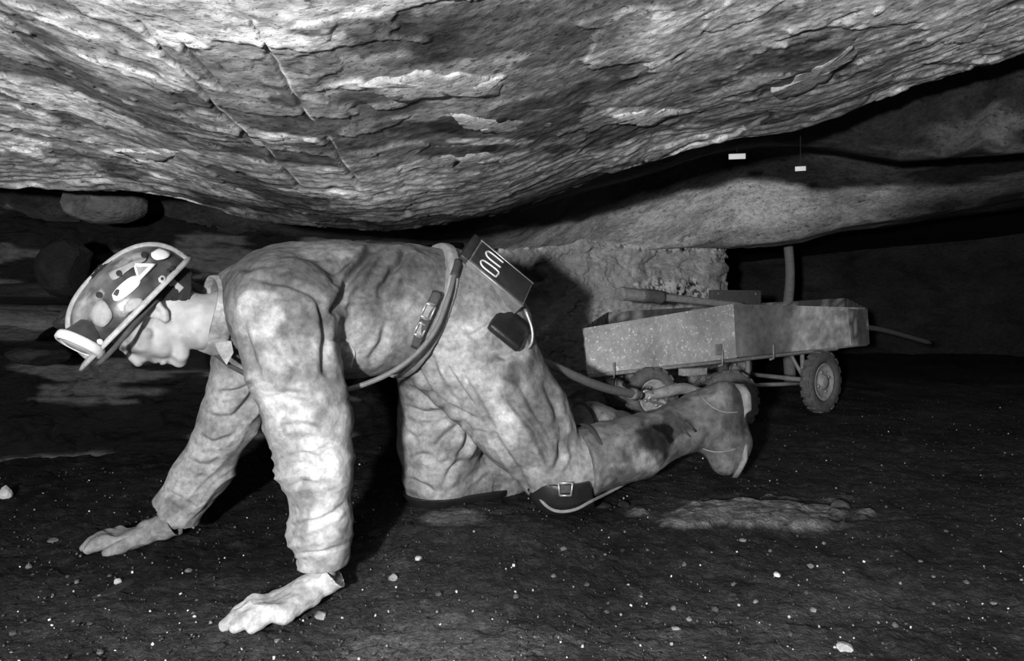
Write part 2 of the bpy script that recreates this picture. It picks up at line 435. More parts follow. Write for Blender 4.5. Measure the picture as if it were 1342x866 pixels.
def build_roof():
    nu, nv = 1000, 520
    tx = np.linspace(-1.0, 1.0, nu)
    yv = np.concatenate([np.linspace(-1.2, 0.75, 40)[:-1], np.linspace(0.75, 2.5, 340), np.linspace(2.5, 4.6, 121)[1:], np.linspace(4.6, 8.5, 21)[1:]])
    nv = len(yv)
    Y = np.repeat(yv[None,:], nu, 0); X = tx[:,None]*(np.maximum(Y, 0.6)*0.95+0.45)
    x = X.ravel(); y = Y.ravel()
    yl = lip_y(x); s = yl-y; z = roof_base(x, y)
    # bedding: long thin terraces that follow the lip, fading out toward the camera
    warp = fbm(x*0.9, y*1.4, 0, 4, 11)
    near_lip = np.exp(-np.maximum(s,0)/0.28)
    q = s*6.0 + 1.6*warp + 0.55*fbm(x*4, y*7, 0, 4, 17)
    fr = q-np.floor(q); step = np.floor(q)+sstep(0.85, 1.0, fr)
    z += 0.010*(step-q)*sstep(3.0, 2.3, y)*(0.12+0.88*near_lip)
    q2 = s*30 + 3.0*fbm(x*1.1, y*2.2, 0, 4, 23)+0.8*fbm(x*7, y*14, 0, 3, 24); fr2 = q2-np.floor(q2)
    z += 0.009*(np.floor(q2)+sstep(0.6,1,fr2)-q2)*(0.01+near_lip)*sstep(2.9, 2.4, y)
    # flaked plates
    pl = fbm(x*2.2+3, y*2.6, 0, 5, 31); plate = sstep(0.10, 0.12, pl)
    pl2 = fbm(x*2.6-8, y*6-x*1.5, 0, 5, 37); plate2 = sstep(0.24, 0.27, pl2)
    z -= 0.004*plate*sstep(2.6, 2.1, y) - 0.005*plate2*sstep(2.6, 2.1, y)
    z += 0.012*fbm(x*1.8, y*1.8, 0, 3, 41) + 0.0022*fbm(x*9, y*13, 0, 4, 43) + 0.0012*fbm(x*45, y*60, 0, 2, 44)
    cr = ridged(x*2.4+1.2*warp, y*4.5+1.0*warp, 0, 3, 47); crack = sstep(0.86, 0.95, cr)
    z += 0.006*crack
    # joints that run away from the camera across the roof
    px = 671+FPX*x/np.maximum(y,0.3); py = HY-FPX*(z-CZ)/np.maximum(y,0.3)
    jt = np.zeros_like(x)
    for ln in ([(180,30),(235,90),(300,160),(350,200),(392,246)], [(330,30),(365,95),(410,165)], [(428,182),(450,215),(470,240)], [(240,60),(285,110)]):
        jt = np.maximum(jt, np.exp(-(seg_dist(px+3*noise(px*.06,py*.06,0,5), py, ln)/2.2)**2)*(y > 0.6)*(s > 0))
    z += 0.008*jt
    # rock colour: pale shale, darker carbonaceous bands, black cracks
    big = fbm(x*1.5+9, y*2.0, 0, 4, 51); mid = fbm(x*9, y*14, 0, 5, 53, 0.6); fin = fbm(x*34, y*55, 0, 3, 54, 0.7)
    c = 0.84 + 0.14*big + 0.30*mid + 0.22*fin
    c *= np.interp(x, [-1.0, -0.4, 0.5, 1.3], [1.05, 0.85, 1.05, 1.2])
    dk = sstep(0.26, 0.34, fbm(x*2.2+20, y*5.0-x*1.2, 0, 5, 59)); c *= 1-0.5*dk
    wh = sstep(0.40, 0.48, fbm(x*3.2-7, y*11+2, 0, 4, 61)); c += 0.34*wh*(1-dk)
    c *= 1-0.80*crack; c *= 1-0.55*plate2
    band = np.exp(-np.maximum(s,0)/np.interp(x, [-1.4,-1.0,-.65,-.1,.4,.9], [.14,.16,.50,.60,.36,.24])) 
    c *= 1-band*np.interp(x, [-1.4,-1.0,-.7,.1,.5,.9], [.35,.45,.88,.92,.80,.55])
    lines = sstep(0.45, 0.7, ridged(x*1.2, q2*0.42, 0, 3, 63)); c *= 1-0.80*lines*np.minimum(1, 1.3*near_lip)  # dark, then white lines: shading and highlights of the ledges put into the colour
    wl_ = sstep(0.50, 0.60, fbm(x*1.8, q2*0.9, 0, 3, 64)); c += 0.65*wl_*band*sstep(0.0,0.25,fbm(x*2.5+4, y*3, 0, 2, 66)+0.2)
    for (bx, by, rx, ry, g_) in ((1257,42,34,30,.55),(378,182,62,7,.50),(200,199,70,5,.40),(445,250,48,9,.35),(845,147,70,6,.35),(640,185,50,5,.35),(90,235,60,8,.2),(590,110,95,13,.18),(980,105,60,22,.12),(1150,30,40,20,.15)):
        bl_ = 1-sstep(0.5, 1.2, ((px-bx)/rx)**2+((py-by)/ry)**2+0.9*fbm(x*16, y*26, 0, 3, 68)); c += g_*bl_*(y > .5)*(s > 0)
    for (bx, by, rx, ry, g_) in ((500,45,60,28,.55),(570,62,40,18,.5),(960,62,30,24,.3),(1075,52,50,8,.7),(1040,105,55,7,.7),(960,98,40,6,.6),(1020,20,26,16,.6),(810,70,26,34,.45),(620,165,70,10,.6),(540,170,60,12,.5),(700,195,60,7,.7),(120,30,50,6,.5),(60,90,30,24,.4),(375,130,22,10,.6)):
        bl_ = 1-sstep(0.5, 1.2, ((px-bx)/rx)**2+((py-by+0.35*(px-bx)*(bx > 900))/ry)**2+1.1*fbm(x*16, y*26, 0, 4, 69)); c *= 1-g_*bl_*(y > .5)*(s > 0)
    c *= 1-0.6*jt; jl = np.zeros_like(x)
    for ln in ([(183,28),(238,88),(303,158),(353,198),(395,244)], [(333,28),(368,93),(413,163)], [(431,180),(453,213),(473,238)]):
        jl = np.maximum(jl, np.exp(-(seg_dist(px+3*noise(px*.06,py*.06,0,5), py, ln)/1.6)**2)*(y > 0.6)*(s > 0))
    c += 0.5*jl*sstep(-0.2, 0.3, noise(px*.06, py*.06, 0, 8))
    # roof beyond the lip is black, the lip's shadow put into its colour; the farther swell of pale rock
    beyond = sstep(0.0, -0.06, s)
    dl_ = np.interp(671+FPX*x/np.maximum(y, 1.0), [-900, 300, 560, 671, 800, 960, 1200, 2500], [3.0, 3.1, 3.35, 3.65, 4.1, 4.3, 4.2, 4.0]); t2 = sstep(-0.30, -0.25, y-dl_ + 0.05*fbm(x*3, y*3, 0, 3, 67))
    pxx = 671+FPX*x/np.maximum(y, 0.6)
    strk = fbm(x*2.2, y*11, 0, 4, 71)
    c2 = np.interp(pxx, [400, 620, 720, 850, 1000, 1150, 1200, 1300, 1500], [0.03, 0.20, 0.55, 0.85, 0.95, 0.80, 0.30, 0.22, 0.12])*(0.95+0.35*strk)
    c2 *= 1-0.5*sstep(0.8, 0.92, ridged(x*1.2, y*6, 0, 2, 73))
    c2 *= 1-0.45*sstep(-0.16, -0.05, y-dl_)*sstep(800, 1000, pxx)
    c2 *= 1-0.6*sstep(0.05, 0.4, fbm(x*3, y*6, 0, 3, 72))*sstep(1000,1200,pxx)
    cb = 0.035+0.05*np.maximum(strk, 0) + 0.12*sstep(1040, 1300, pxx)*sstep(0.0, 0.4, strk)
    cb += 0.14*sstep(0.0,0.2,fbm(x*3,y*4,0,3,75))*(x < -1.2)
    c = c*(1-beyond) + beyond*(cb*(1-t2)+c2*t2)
    c = np.where(y > 4.5, 0.03, c)
    V = np.stack([x, y, z], 1); F = grid_faces(nu, nv)
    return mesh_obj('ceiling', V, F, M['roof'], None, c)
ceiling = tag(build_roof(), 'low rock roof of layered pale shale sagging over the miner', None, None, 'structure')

def floor_base(x, y):
    right = np.interp(y, [0, 1.45, 1.6, 1.9, 2.04, 2.3, 3.0, 4.0, 9], [-0.01, -0.008, 0.0, 0.05, 0.082, 0.085, 0.135, 0.138, 0.2])
    left = np.interp(y, [0, 1.45, 1.6, 2.05, 2.5, 3.0, 4.0, 9], [-0.01, -0.01, 0.0, 0.022, 0.06, 0.10, 0.14, 0.2])
    t = sstep(-0.65, -0.2, x)
    return left*(1-t)+right*t
def floor_z(x, y):
    x = np.asarray(x, float); y = np.asarray(y, float)
    return floor_base(x, y) + 0.010*fbm(x*3, y*3, 0, 3, 101)
def build_floor():
    nu = 560; tx = np.linspace(-1.05, 1.05, nu)
    yv = np.concatenate([np.linspace(-1.2, 1.2, 20)[:-1], np.linspace(1.2, 3.0, 320), np.linspace(3.0, 5, 60)[1:], np.linspace(5, 9, 20)[1:]])
    nv = len(yv); Y = np.repeat(yv[None,:], nu, 0); X = tx[:,None]*(np.maximum(Y, 0.6)*0.95+0.45)
    x = X.ravel(); y = Y.ravel()
    z = floor_z(x, y) + 0.006*fbm(x*22, y*22, 0, 4, 103) + 0.004*np.maximum(0, fbm(x*60, y*60, 0, 2, 105))
    c = np.interp(y, [1.0, 1.55, 1.9, 2.4], [0.045, 0.042, 0.024, 0.020])*np.interp(y, [2.8, 4.5], [1, 2.2])*np.interp(x/np.maximum(y,.5), [0, .3], [1, 1.3])*(1+0.6*fbm(x*4, y*4, 0, 4, 107))*(1-0.4*sstep(-.3,-.8,x)*sstep(1.6,1.9,y)) + 0.02*np.maximum(0, fbm(x*30, y*30, 0, 3, 109))  # darker away from the camera: light falloff and shadow put into the floor colour
    px = 671+FPX*x/np.maximum(y, 0.4); py = HY-FPX*(z-CZ)/np.maximum(y, 0.4)
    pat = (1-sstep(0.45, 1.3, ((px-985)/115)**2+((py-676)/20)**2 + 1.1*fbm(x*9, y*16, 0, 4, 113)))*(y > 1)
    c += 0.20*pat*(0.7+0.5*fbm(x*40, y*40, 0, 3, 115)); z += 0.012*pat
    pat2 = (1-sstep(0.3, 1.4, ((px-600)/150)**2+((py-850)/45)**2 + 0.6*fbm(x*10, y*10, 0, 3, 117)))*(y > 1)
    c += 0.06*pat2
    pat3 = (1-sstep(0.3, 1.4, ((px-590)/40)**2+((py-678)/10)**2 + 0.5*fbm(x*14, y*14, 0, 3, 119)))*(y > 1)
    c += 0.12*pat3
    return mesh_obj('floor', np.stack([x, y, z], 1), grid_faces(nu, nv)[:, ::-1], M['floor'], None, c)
floor = tag(build_floor(), 'black coal dust floor of the low seam strewn with grit', None, None, 'structure')

def wall_strip(name, plan, m, colf, nz, dens, rough_amp, seed, label, ztop=1.55):
    plan = np.array(plan, float); L = np.concatenate([[0], np.cumsum(np.linalg.norm(np.diff(plan, axis=0), axis=1))])
    ns = int(L[-1]*dens)+2; s = np.linspace(0, L[-1], ns)
    zz = np.linspace(-0.15, ztop, nz)
    Sg, Z = np.meshgrid(s, zz, indexing='ij'); Sg = Sg.ravel(); Z = Z.ravel()
    x = np.interp(Sg, L, plan[:,0]); y = np.interp(Sg, L, plan[:,1])
    # rounded normal
    dx = np.interp(Sg+0.03, L, plan[:,0])-np.interp(Sg-0.03, L, plan[:,0]); dy = np.interp(Sg+0.03, L, plan[:,1])-np.interp(Sg-0.03, L, plan[:,1])
    nn = np.hypot(dx, dy)+1e-9; nx, ny = dy/nn, -dx/nn
    warp = fbm(Sg*1.5, Z*2.5, 0, 3, seed)
    q = Z*15 + 2.0*warp + 0.8*fbm(Sg*5, Z*10, 0, 3, seed+1); lay = np.floor(q); fr = q-lay
    off = rough_amp*0.5*_hash(lay.astype(int), lay.astype(int)*0, lay.astype(int)*0, seed+2)
    qs = Sg*4.5 + 7.3*lay + 0.5*fbm(Sg*6, Z*6, 0, 2, seed+3); cell = np.floor(qs); fs = qs-cell
    off = off + rough_amp*0.6*_hash(cell.astype(int), lay.astype(int), cell.astype(int)*0, seed+4)
    joint = np.maximum(1-sstep(0.0, 0.10, fr), (1-sstep(0.0, 0.04, fs))*0.7)*sstep(-0.2,0.25,fbm(Sg*3,Z*6,0,3,seed+5))
    off = off - rough_amp*0.9*joint + rough_amp*fbm(Sg*6, Z*9, 0, 4, seed+6)
    V = np.stack([x+nx*off, y+ny*off, Z], 1)
    c = colf(V, Sg, Z, joint, seed)
    o = mesh_obj(name, V, grid_faces(ns, nz)[:, ::-1], m, None, c)
    return tag(o, label, None, None, 'structure')

def col_pillar(V, s, z, joint, seed):
    px, py = proj(V)
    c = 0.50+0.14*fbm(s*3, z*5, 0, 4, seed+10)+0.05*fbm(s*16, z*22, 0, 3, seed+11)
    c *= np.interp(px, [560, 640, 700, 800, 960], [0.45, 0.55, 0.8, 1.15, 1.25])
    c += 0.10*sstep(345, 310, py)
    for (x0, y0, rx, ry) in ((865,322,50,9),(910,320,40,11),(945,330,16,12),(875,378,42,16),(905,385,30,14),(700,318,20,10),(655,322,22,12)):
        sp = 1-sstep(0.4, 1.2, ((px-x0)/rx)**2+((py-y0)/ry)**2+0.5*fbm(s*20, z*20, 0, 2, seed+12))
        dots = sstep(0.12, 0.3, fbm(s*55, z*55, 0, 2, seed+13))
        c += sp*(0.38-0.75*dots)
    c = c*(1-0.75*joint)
    return np.clip(c, 0.02, 0.9)
def col_coal(V, s, z, joint, seed):
    c = 0.006+0.008*np.maximum(0, fbm(s*3, z*8, 0, 4, seed+10))+0.09*sstep(0.28, 0.5, fbm(s*2.2, z*14, 0, 4, seed+11))
    px, py = proj(V)
    c += 0.05*(px < 130)*sstep(398, 404, py)*(1-sstep(440, 450, py))*(V[:,1] > 1)
    return 0.8*c*(1-0.6*joint)
def col_far(V, s, z, joint, seed): return 0.06+0.02*fbm(s*2, z*4, 0, 3, seed+10)

wall_strip('wall_left', [(-3.6,-0.6),(-3.3,2.0),(-2.2,2.75),(-1.5,2.95),(-0.8,3.1),(-0.4,3.3),(-0.12,3.5)], M['coal'], col_coal, 200, 70, 0.035, 201, 'black layered coal face behind the miner\'s helmet')
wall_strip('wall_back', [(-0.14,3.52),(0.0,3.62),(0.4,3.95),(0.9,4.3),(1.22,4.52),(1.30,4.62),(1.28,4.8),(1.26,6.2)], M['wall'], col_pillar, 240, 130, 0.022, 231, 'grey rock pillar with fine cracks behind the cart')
wall_strip('wall_right', [(1.2,6.2),(2.2,7.6),(4.5,7.6),(6.2,5.5),(5.6,2.0),(4.0,-0.6)], M['coal'], col_far, 60, 14, 0.05, 261, 'dark far coal rib at the back of the side opening')

# projecting slabs in the roof and at the left rib (each its own piece of the setting)
def roof_hit(px, py):
    d = np.linspace(0.7, 4.5, 1500); x = (px-671)/FPX*d; z = CZ+(HY-py)/FPX*d
    g = z-roof_base(x, d); k = np.argmax(g > 0)
    return np.array([x[k], d[k], z[k]])
def rock_slab(outline, thick, g, seed, drop=0.010):
    thick = thick*0.25; drop = 0.006
    o = spline(list(outline)+[outline[0]], 70)[:-1]
    r = np.random.default_rng(seed)
    o = o + np.stack([fbm(o[:,0]*.12, o[:,1]*.12, seed, 4, seed), fbm(o[:,0]*.06, o[:,1]*.06, seed+9, 3, seed)], 1)*5.0
    ring = np.array([roof_hit(a, b) for a, b in o]); cen = ring.mean(0)
    n = len(ring); V = []; F = []
    for k, (sc, dz) in enumerate(((1.0, 0.02), (1.0, -drop*0.5), (0.97, -drop), (0.70, -drop-thick*0.5), (0.30, -drop-thick*0.6))):
        R = cen+(ring-cen)*sc; base = roof_base(R[:,0], R[:,1])
        R = R.copy(); R[:,2] = base+dz+(0.003*fbm(R[:,0]*18, R[:,1]*18, 0, 3, seed) if k > 1 else 0); V.append(R)
    V = np.vstack(V)
    for k in range(4):
        for j in range(n): F.append([k*n+j, k*n+(j+1) % n, (k+1)*n+(j+1) % n, (k+1)*n+j])
    F.append([4*n+j for j in range(n)])
    c = g*(1+0.35*fbm(V[:,0]*16, V[:,1]*26, 0, 4, seed))
    mesh_obj('rock_slab', V, F, M['roof'], ceiling, c)
SLABS = [([(500,232),(560,208),(630,200),(660,207),(655,220),(600,236),(540,250),(505,248)], .008, .30),
         ([(470,108),(530,97),(600,97),(655,104),(648,118),(560,128),(500,122)], .008, .42),
         ([(322,172),(360,178),(430,170),(440,176),(380,192),(350,192)], .004, .62),
         ([(400,252),(440,243),(490,248),(485,262),(420,266)], .006, .50),
         ([(150,198),(195,196),(235,200),(200,208)], .004, .62),
         ([(590,150),(660,155),(720,160),(700,172),(620,168)], .006, .40),
         ([(800,150),(850,142),(885,148),(850,160),(810,162)], .006, .60),
         ([(1235,20),(1265,10),(1290,35),(1262,55),(1232,48)], .006, .85),
         ([(1010,118),(1060,95),(1110,62),(1120,70),(1070,110),(1025,126)], .005, .34)]
for i, (ol, th, g) in enumerate(SLABS): rock_slab(ol, th, g, 300+i)

def rock_blob(name, c, r, seed, g, m, parent=None, jag=0.35, sub=2):
    """angular lump with flat breaks"""
    bm = bmesh.new(); bmesh.ops.create_icosphere(bm, subdivisions=sub, radius=1.0)
    V = np.array([list(v.co) for v in bm.verts]); F = [[v.index for v in f.verts] for f in bm.faces]; bm.free()
    rg = np.random.default_rng(seed)
    for _ in range(7):
        n = unit(rg.normal(size=3)); h = rg.uniform(0.55, 0.85); d = V@n-h; V = V-np.where(d > 0, d, 0)[:,None]*n
    V *= (1+jag*0.4*fbm(V[:,0]*1.5+seed, V[:,1]*1.5, V[:,2]*1.5, 3, seed))[:,None]
    V = V*np.asarray(r)
    a = rg.uniform(0, 6.28); R = np.array([[math.cos(a), -math.sin(a), 0],[math.sin(a), math.cos(a), 0],[0,0,1]]); V = V@R.T
    col = g*(1+0.4*fbm(V[:,0]*60, V[:,1]*60, V[:,2]*60, 2, seed))
    o = mesh_obj(name, V, F, m, None, col, smooth=False)
    if parent is None: o.location = [float(q) for q in c]
    else: o.parent = parent; o.location = [float(q) for q in np.asarray(c)-world_of(parent)]
    return o

# slabs and ledges of the left rib
wl = bpy.data.objects['wall_left']
for i, (x0, x1, y0, y1, d, g) in enumerate([(-60,75,408,446,2.42,.08),(70,112,402,436,2.45,.07),(-80,150,372,397,2.6,.02),(70,165,240,285,2.55,.11),(35,105,318,382,2.5,.012),(0,60,455,480,2.5,.02)]):
    a = P(x0, y1, d); b = P(x1, y0, d); c = (a+b)/2; c[1] += 0.08
    rock_blob('rock_block', c, ((b[0]-a[0])*0.62, 0.10, (b[2]-a[2])*0.62), 400+i, g, M['wall'], wl, 0.15, 3).rotation_euler = (0, 0, 0)

# ================================================================== THE MINER
person = empty('person', (*P(560, 690, 2.05)[:2], 0.08), 'miner in dusty work clothes, gloves and boots crawling on hands and knees', 'person')

def pts(L): return [P(*q[:3]) for q in L]
def rad(L): return [q[3]*q[2]/FPX for q in L]

TORSO = [(330,402,1.83,58),(385,403,1.81,80),(440,405,1.85,87),(520,403,1.94,83),(590,402,2.02,72)]
NARM = [(374,408,1.66,72),(384,478,1.62,57),(406,545,1.62,52),(415,610,1.63,45),(421,690,1.655,37),(424,775,1.67,33)]
FARM = [(328,428,1.98,54),(322,490,1.98,40),(302,550,2.0,36),(268,618,2.03,33),(225,682,2.04,34)]
PELV = [(560,402,1.97,76),(590,408,2.02,76),(622,436,2.07,74)]
NLEG = [(612,455,2.03,82),(686,552,2.04,60),(728,614,2.06,42)]
FLEG = [(590,462,2.2,68),(580,560,2.24,52),(573,622,2.27,44)]
FSHIN = [(580,628,2.28,36),(650,617,2.40,38),(705,600,2.5,33)]
NSHIN = [(728,614,2.06,42),(765,602,2.10,38)]

# --- head frame
e1 = unit((-0.90, -0.436, 0)); vr = unit((0.436, -0.90, 0))     # he heads out of the picture to the left, slightly toward us
hf = unit(e1*0.41+np.array((0,0,-0.89))); hu = unit(e1*0.82+np.array((0,0,0.45))); hu = unit(hu-hf*(hu@hf)); hs = np.cross(hu, hf); hs = hs if hs[1] < 0 else -hs
EAR = P(200, 415, 1.675) - hs*0.078
def H(f, s, u): return EAR + hf*f + hs*s + hu*u
HA = (hf, hs, hu)

def build_head_and_body():
    # coarse trunk and limbs and a fine head are one field: sampled finely round the head, coarsely elsewhere
    lo = np.array((-1.2, 1.42, -0.02)); hi = np.array((0.75, 2.8, 0.90))
    def axis(a, b, c, d): return np.concatenate([np.arange(a, b, .010), np.arange(b, c, .0031), np.arange(c, d, .010)])
    B = Field(lo, hi, 0.005, 0.004, [axis(lo[0], EAR[0]-.17, EAR[0]+.14, hi[0]), axis(lo[1], EAR[1]-.16, EAR[1]+.14, hi[1]), axis(lo[2], EAR[2]-.15, EAR[2]+.13, hi[2])])
    sc = lambda L, k: [(a, b, c, r*k) for a, b, c, r in L]
    for L, k in ((TORSO, .78), (NARM[:-1]+[(421,752,1.665,30)], .62), (FARM[:-1]+[(231,674,2.04,30)], .62), (PELV, .8), (NLEG, .7), (FLEG, .7), (FSHIN, .72), (NSHIN, .8)):
        B.chain(pts(L), rad(sc(L, k)))
    B.chain(pts([(728,614,2.06),(830,588,2.14),(890,563,2.2),(915,552,2.24),(950,590,2.24)]), [.05,.05,.035,.035,.025])
    B.chain(pts([(705,600,2.5),(780,568,2.62),(825,592,2.68)]), [.05,.04,.03])
    B.chain(pts([(421,752,1.665),(400,778,1.65),(365,792,1.63)]), [.026,.018,.010])
    B.chain(pts([(225,682,2.04),(200,697,2.03),(175,703,2.02)]), [.022,.014,.008])
    B.chain([P(325,416,1.83), P(262,421,1.76), H(-.030, 0, -.018)], [.076, .058, .056])
    B.cone(P(262,432,1.75), H(.0, 0, -.045), .045, .035)
    B.ell(H(-.012, 0, .05), HA, (.098, .077, .092))
    B.ell(H(.040, 0, -.012), HA, (.054, .058, .075)); B.ell(H(.030, 0, -.052), HA, (.046, .047, .046))
    for s in (-1, 1):
        B.chain([H(.000, s*.056, -.028), H(.010, s*.054, -.060), H(.052, s*.030, -.090), H(.070, s*.008, -.096)], [.014, .014, .015, .014])
        B.cone(H(.012, s*.045, -.03), H(.056, s*.035, -.05), .022, .020)
        B.cone(H(.066, s*.044, -.010), H(.040, s*.062, -.004), .013, .012)
        B.cone(H(.086, s*.012, .026), H(.076, s*.046, .024), .009, .008)
        B.ell(H(.075, s*.033, .004), HA, (.013, .014, .012))
        B.cone(H(.094, s*.010, -.024), H(.090, s*.012, -.024), .0075, .006)
        # ear: rim, lobe
        ring = [H(-.004, s*.079, .020), H(-.016, s*.085, .030), H(-.028, s*.088, .022), H(-.030, s*.087, .002), H(-.018, s*.082, -.018), H(-.006, s*.079, -.026)]
        B.chain(ring, [.0045]*4+[.005, .007])
        B.ell(H(-.012, s*.076, .002), HA, (.015, .006, .022))
    B.chain([H(.086, 0, .022), H(.099, 0, -.002), H(.107, 0, -.018)], [.008, .0085, .0100])
    B.cone(H(.082, 0, -.034), H(.086, 0, -.044), .010, .008)
    B.cone(H(.086, -.018, -.050), H(.086, .018, -.050), .0075, .0075)
    B.cone(H(.084, -.016, -.063), H(.084, .016, -.063), .008, .008)
    B.cone(H(.070, 0, -.076), H(.066, 0, -.085), .014, .016)
    B.done()
    B.hollow(H(.093, -.022, -.0565), H(.093, .022, -.0565), .0035, .0035)
    for s in (-1, 1):
        B.hollow(H(-.014, s*.090, .014), H(-.010, s*.089, -.006), .0085, .0075)
        B.hollow(H(.002, s*.087, .004), H(.004, s*.087, -.018), .006, .006)
    V, Q = B.mesh(); V = relax(V, Q, 1, .3)
    N = vnormals(V, Q)
    rel = V-EAR; f = rel@hf; u = rel@hu; s = np.abs(rel@hs)
    c = 0.43+0.10*fbm(V[:,0]*30, V[:,1]*30, V[:,2]*30, 3, 501)
    eye = np.exp(-(((f-.084)/.018)**2+((s-.033)/.018)**2+((u-.006)/.011)**2)); c *= 1-0.8*eye
    brow = np.exp(-(((u-.024)/.007)**2+((s-.032)/.02)**2))*(f > .05); c *= 1-0.75*brow
    mouth = np.exp(-(((u+.0565)/.004)**2+(s/.022)**2))*(f > .07); c *= 1-0.75*mouth
    c *= 1-0.45*np.exp(-(((f-.085)/.03)**2+((u+.040)/.02)**2))   # coal smear round the nose and lip
    c *= 1-0.30*sstep(-0.1, 0.7, fbm(V[:,0]*22, V[:,1]*22, V[:,2]*22, 3, 503))
    return mesh_obj('body', V, Q, M['skin'], person, c)
build_head_and_body()

# hair below the helmet edge at the nape
def build_hair():
    B = Field(EAR-0.16, EAR+0.16, 0.004, 0.003)
    B.ell(H(-.014, 0, .05), HA, (.110, .084, .102)); B.cone(H(-.055, 0, .03), H(-.064, 0, -.03), .074, .068); B.done()
    B.cut(H(-.040, 0, .0), unit(hf-hu*.45)); B.cut(H(-.08, 0, -.050), unit(-hu-hf*.35))
    V, Q = B.mesh(); N = vnormals(V, Q); V = V + N*(0.002*fbm(V[:,0]*200, V[:,1]*30, V[:,2]*200, 2, 5))[:,None]
    o = mesh_obj('hair', V, Q, M['hair'], person); o['label'] = 'short dark hair at the nape'
build_hair()

HEMC = P(576, 398, 1.98)+np.array([-.048, 0, 0]); HEMN = unit((.80, .42, -.34))
# --- jacket
def build_jacket():
    J = Field((-1.02, 1.47, 0.03), (-0.10, 2.16, 0.86), 0.0042, 0.012)
    J.chain(pts(TORSO), rad(TORSO)); J.chain(pts(NARM), rad(NARM)); J.chain(pts(FARM), rad(FARM))
    # shoulder yoke and upper back, slack belly
    J.chain(pts([(362,392,1.72,62),(345,395,1.95,56)]), rad([(362,392,1.72,62),(345,395,1.95,56)]))
    J.cone(P(460,440,1.84), P(520,430,1.93), .085, .08)
    J.done()
    nc = P(424, 742, 1.67); J.cut_near(nc, (0.08, 0, -1), 0.13)
    J.hollow(P(421,725,1.667), P(425,770,1.67), .046, .050)
    fc = P(229, 672, 2.04); fa = unit(P(225,682,2.04)-P(268,618,2.03)); J.cut_near(fc, fa, 0.13)
    J.hollow(P(240,655,2.04), P(222,688,2.04), .054, .060)
    J.cut_near(HEMC+HEMN*0.01, HEMN, 0.32)
    J.hollow(P(305,410,1.81), P(270,410,1.76), .078, .085)
    V, Q = J.mesh(); V = relax(V, Q, 2, .45); N = vnormals(V, Q)
    px, py = proj(V)
    arm = sstep(470, 520, py)*sstep(330, 345, px)*(V[:,1] < 1.78)
    farm = sstep(480, 510, py)*(V[:,1] > 1.85)*(px < 360)
    # compression folds round the sleeves
    w1 = noise(px*.02, py*.02, 0, 601)*10
    rn = ridged(px*.010+w1*.02, (py+0.25*(px-410)+w1)*.030, 0, 2, 602)
    D = arm*(0.006*(rn-0.3)*(1.0+0.8*sstep(430, 370, px)))
    t = (px*0.55+py*0.83); ccs = (px*0.83-py*0.55)
    rf = ridged(ccs*.010+w1*.03, (t+w1+0.25*ccs)*.034, 0, 2, 604); D += farm*0.009*(rf-0.3)
    body = (1-arm)*(1-farm)
    D += body*0.005*(ridged(V[:,0]*5+V[:,2]*3, V[:,1]*6, V[:,2]*5, 3, 606)-0.4) + 0.0025*fbm(V[:,0]*22, V[:,1]*22, V[:,2]*22, 3, 607)
    D += crease(V, N, [
        ([(493,322),(462,362),(434,408)], .016, 5, .7), ([(534,323),(518,352),(498,388)], .013, 5, .6),
        ([(423,400),(427,440),(428,490)], .016, 5, .3), ([(335,366),(375,372),(413,388),(424,412)], .007, 4, .6),
        ([(438,407),(465,402),(492,400)], .006, 4, .6), ([(434,405),(470,385),(500,378)], .006, 5, .6),
        ([(428,447),(450,449),(464,463),(461,482)], .005, 2.5, .3), ([(505,420),(500,450),(485,478)], .008, 5, .5),
        ([(300,345),(330,352),(365,338)], .006, 5, .5), ([(420,350),(440,356),(470,335)], .006, 4, .6),
        ([(400,470),(385,490),(372,520)], .006, 5, .6), ([(360,440),(375,470),(395,485)], .006, 5, .7),
        ([(348,524),(380,516),(420,522)], .009, 5, .6), ([(318,430),(330,470),(345,500)], .007, 5, .5),
        ([(383,690),(410,684),(452,662)], .008, 3.5, .5), ([(386,728),(420,722),(455,712)], .004, 2.5, .4),
        ([(368,560),(392,556),(415,562)], .007, 4, .6), ([(372,600),(395,592),(412,597)], .006, 4, .6),
        ([(376,640),(398,632),(420,636)], .006, 4, .6), ([(208,640),(240,655),(262,668)], .006, 3, .4),
        ([(285,515),(310,512),(335,500)], .010, 4, .6), ([(278,545),(305,546),(328,528)], .010, 4, .6), ([(262,572),(285,580),(312,566)], .009, 4, .6), ([(245,602),(268,612),(290,604)], .008, 4, .6)])
    V = V + N*D[:,None]
    c = blobs(V, 0.20, [(335,408,38,32,.26),(385,440,45,40,.10),(400,425,40,30,-.08),(380,470,40,30,.10),(430,560,50,60,.10),(435,640,34,110,.12),(385,600,22,60,.0),  # stains, plus paler forearm spots that put the sleeve's lit side into the colour
        (360,515,30,12,.10),(320,640,150,170,.16),(400,350,120,30,-.03),(510,360,60,40,-.08),(470,450,50,40,.12),(540,430,40,40,.06),(425,330,50,12,.09),(430,700,30,40,.10),(395,640,14,16,-.12),(385,560,16,12,-.10),(620,330,60,40,-.05)])
    c *= 0.90*(1+0.36*fbm(V[:,0]*9, V[:,1]*9, V[:,2]*9, 4, 608))
    return mesh_obj('jacket', V, Q, M['cloth'], person, c)
jacket = build_jacket()
jacket['label'] = 'dusty grey work jacket with creased sleeves'

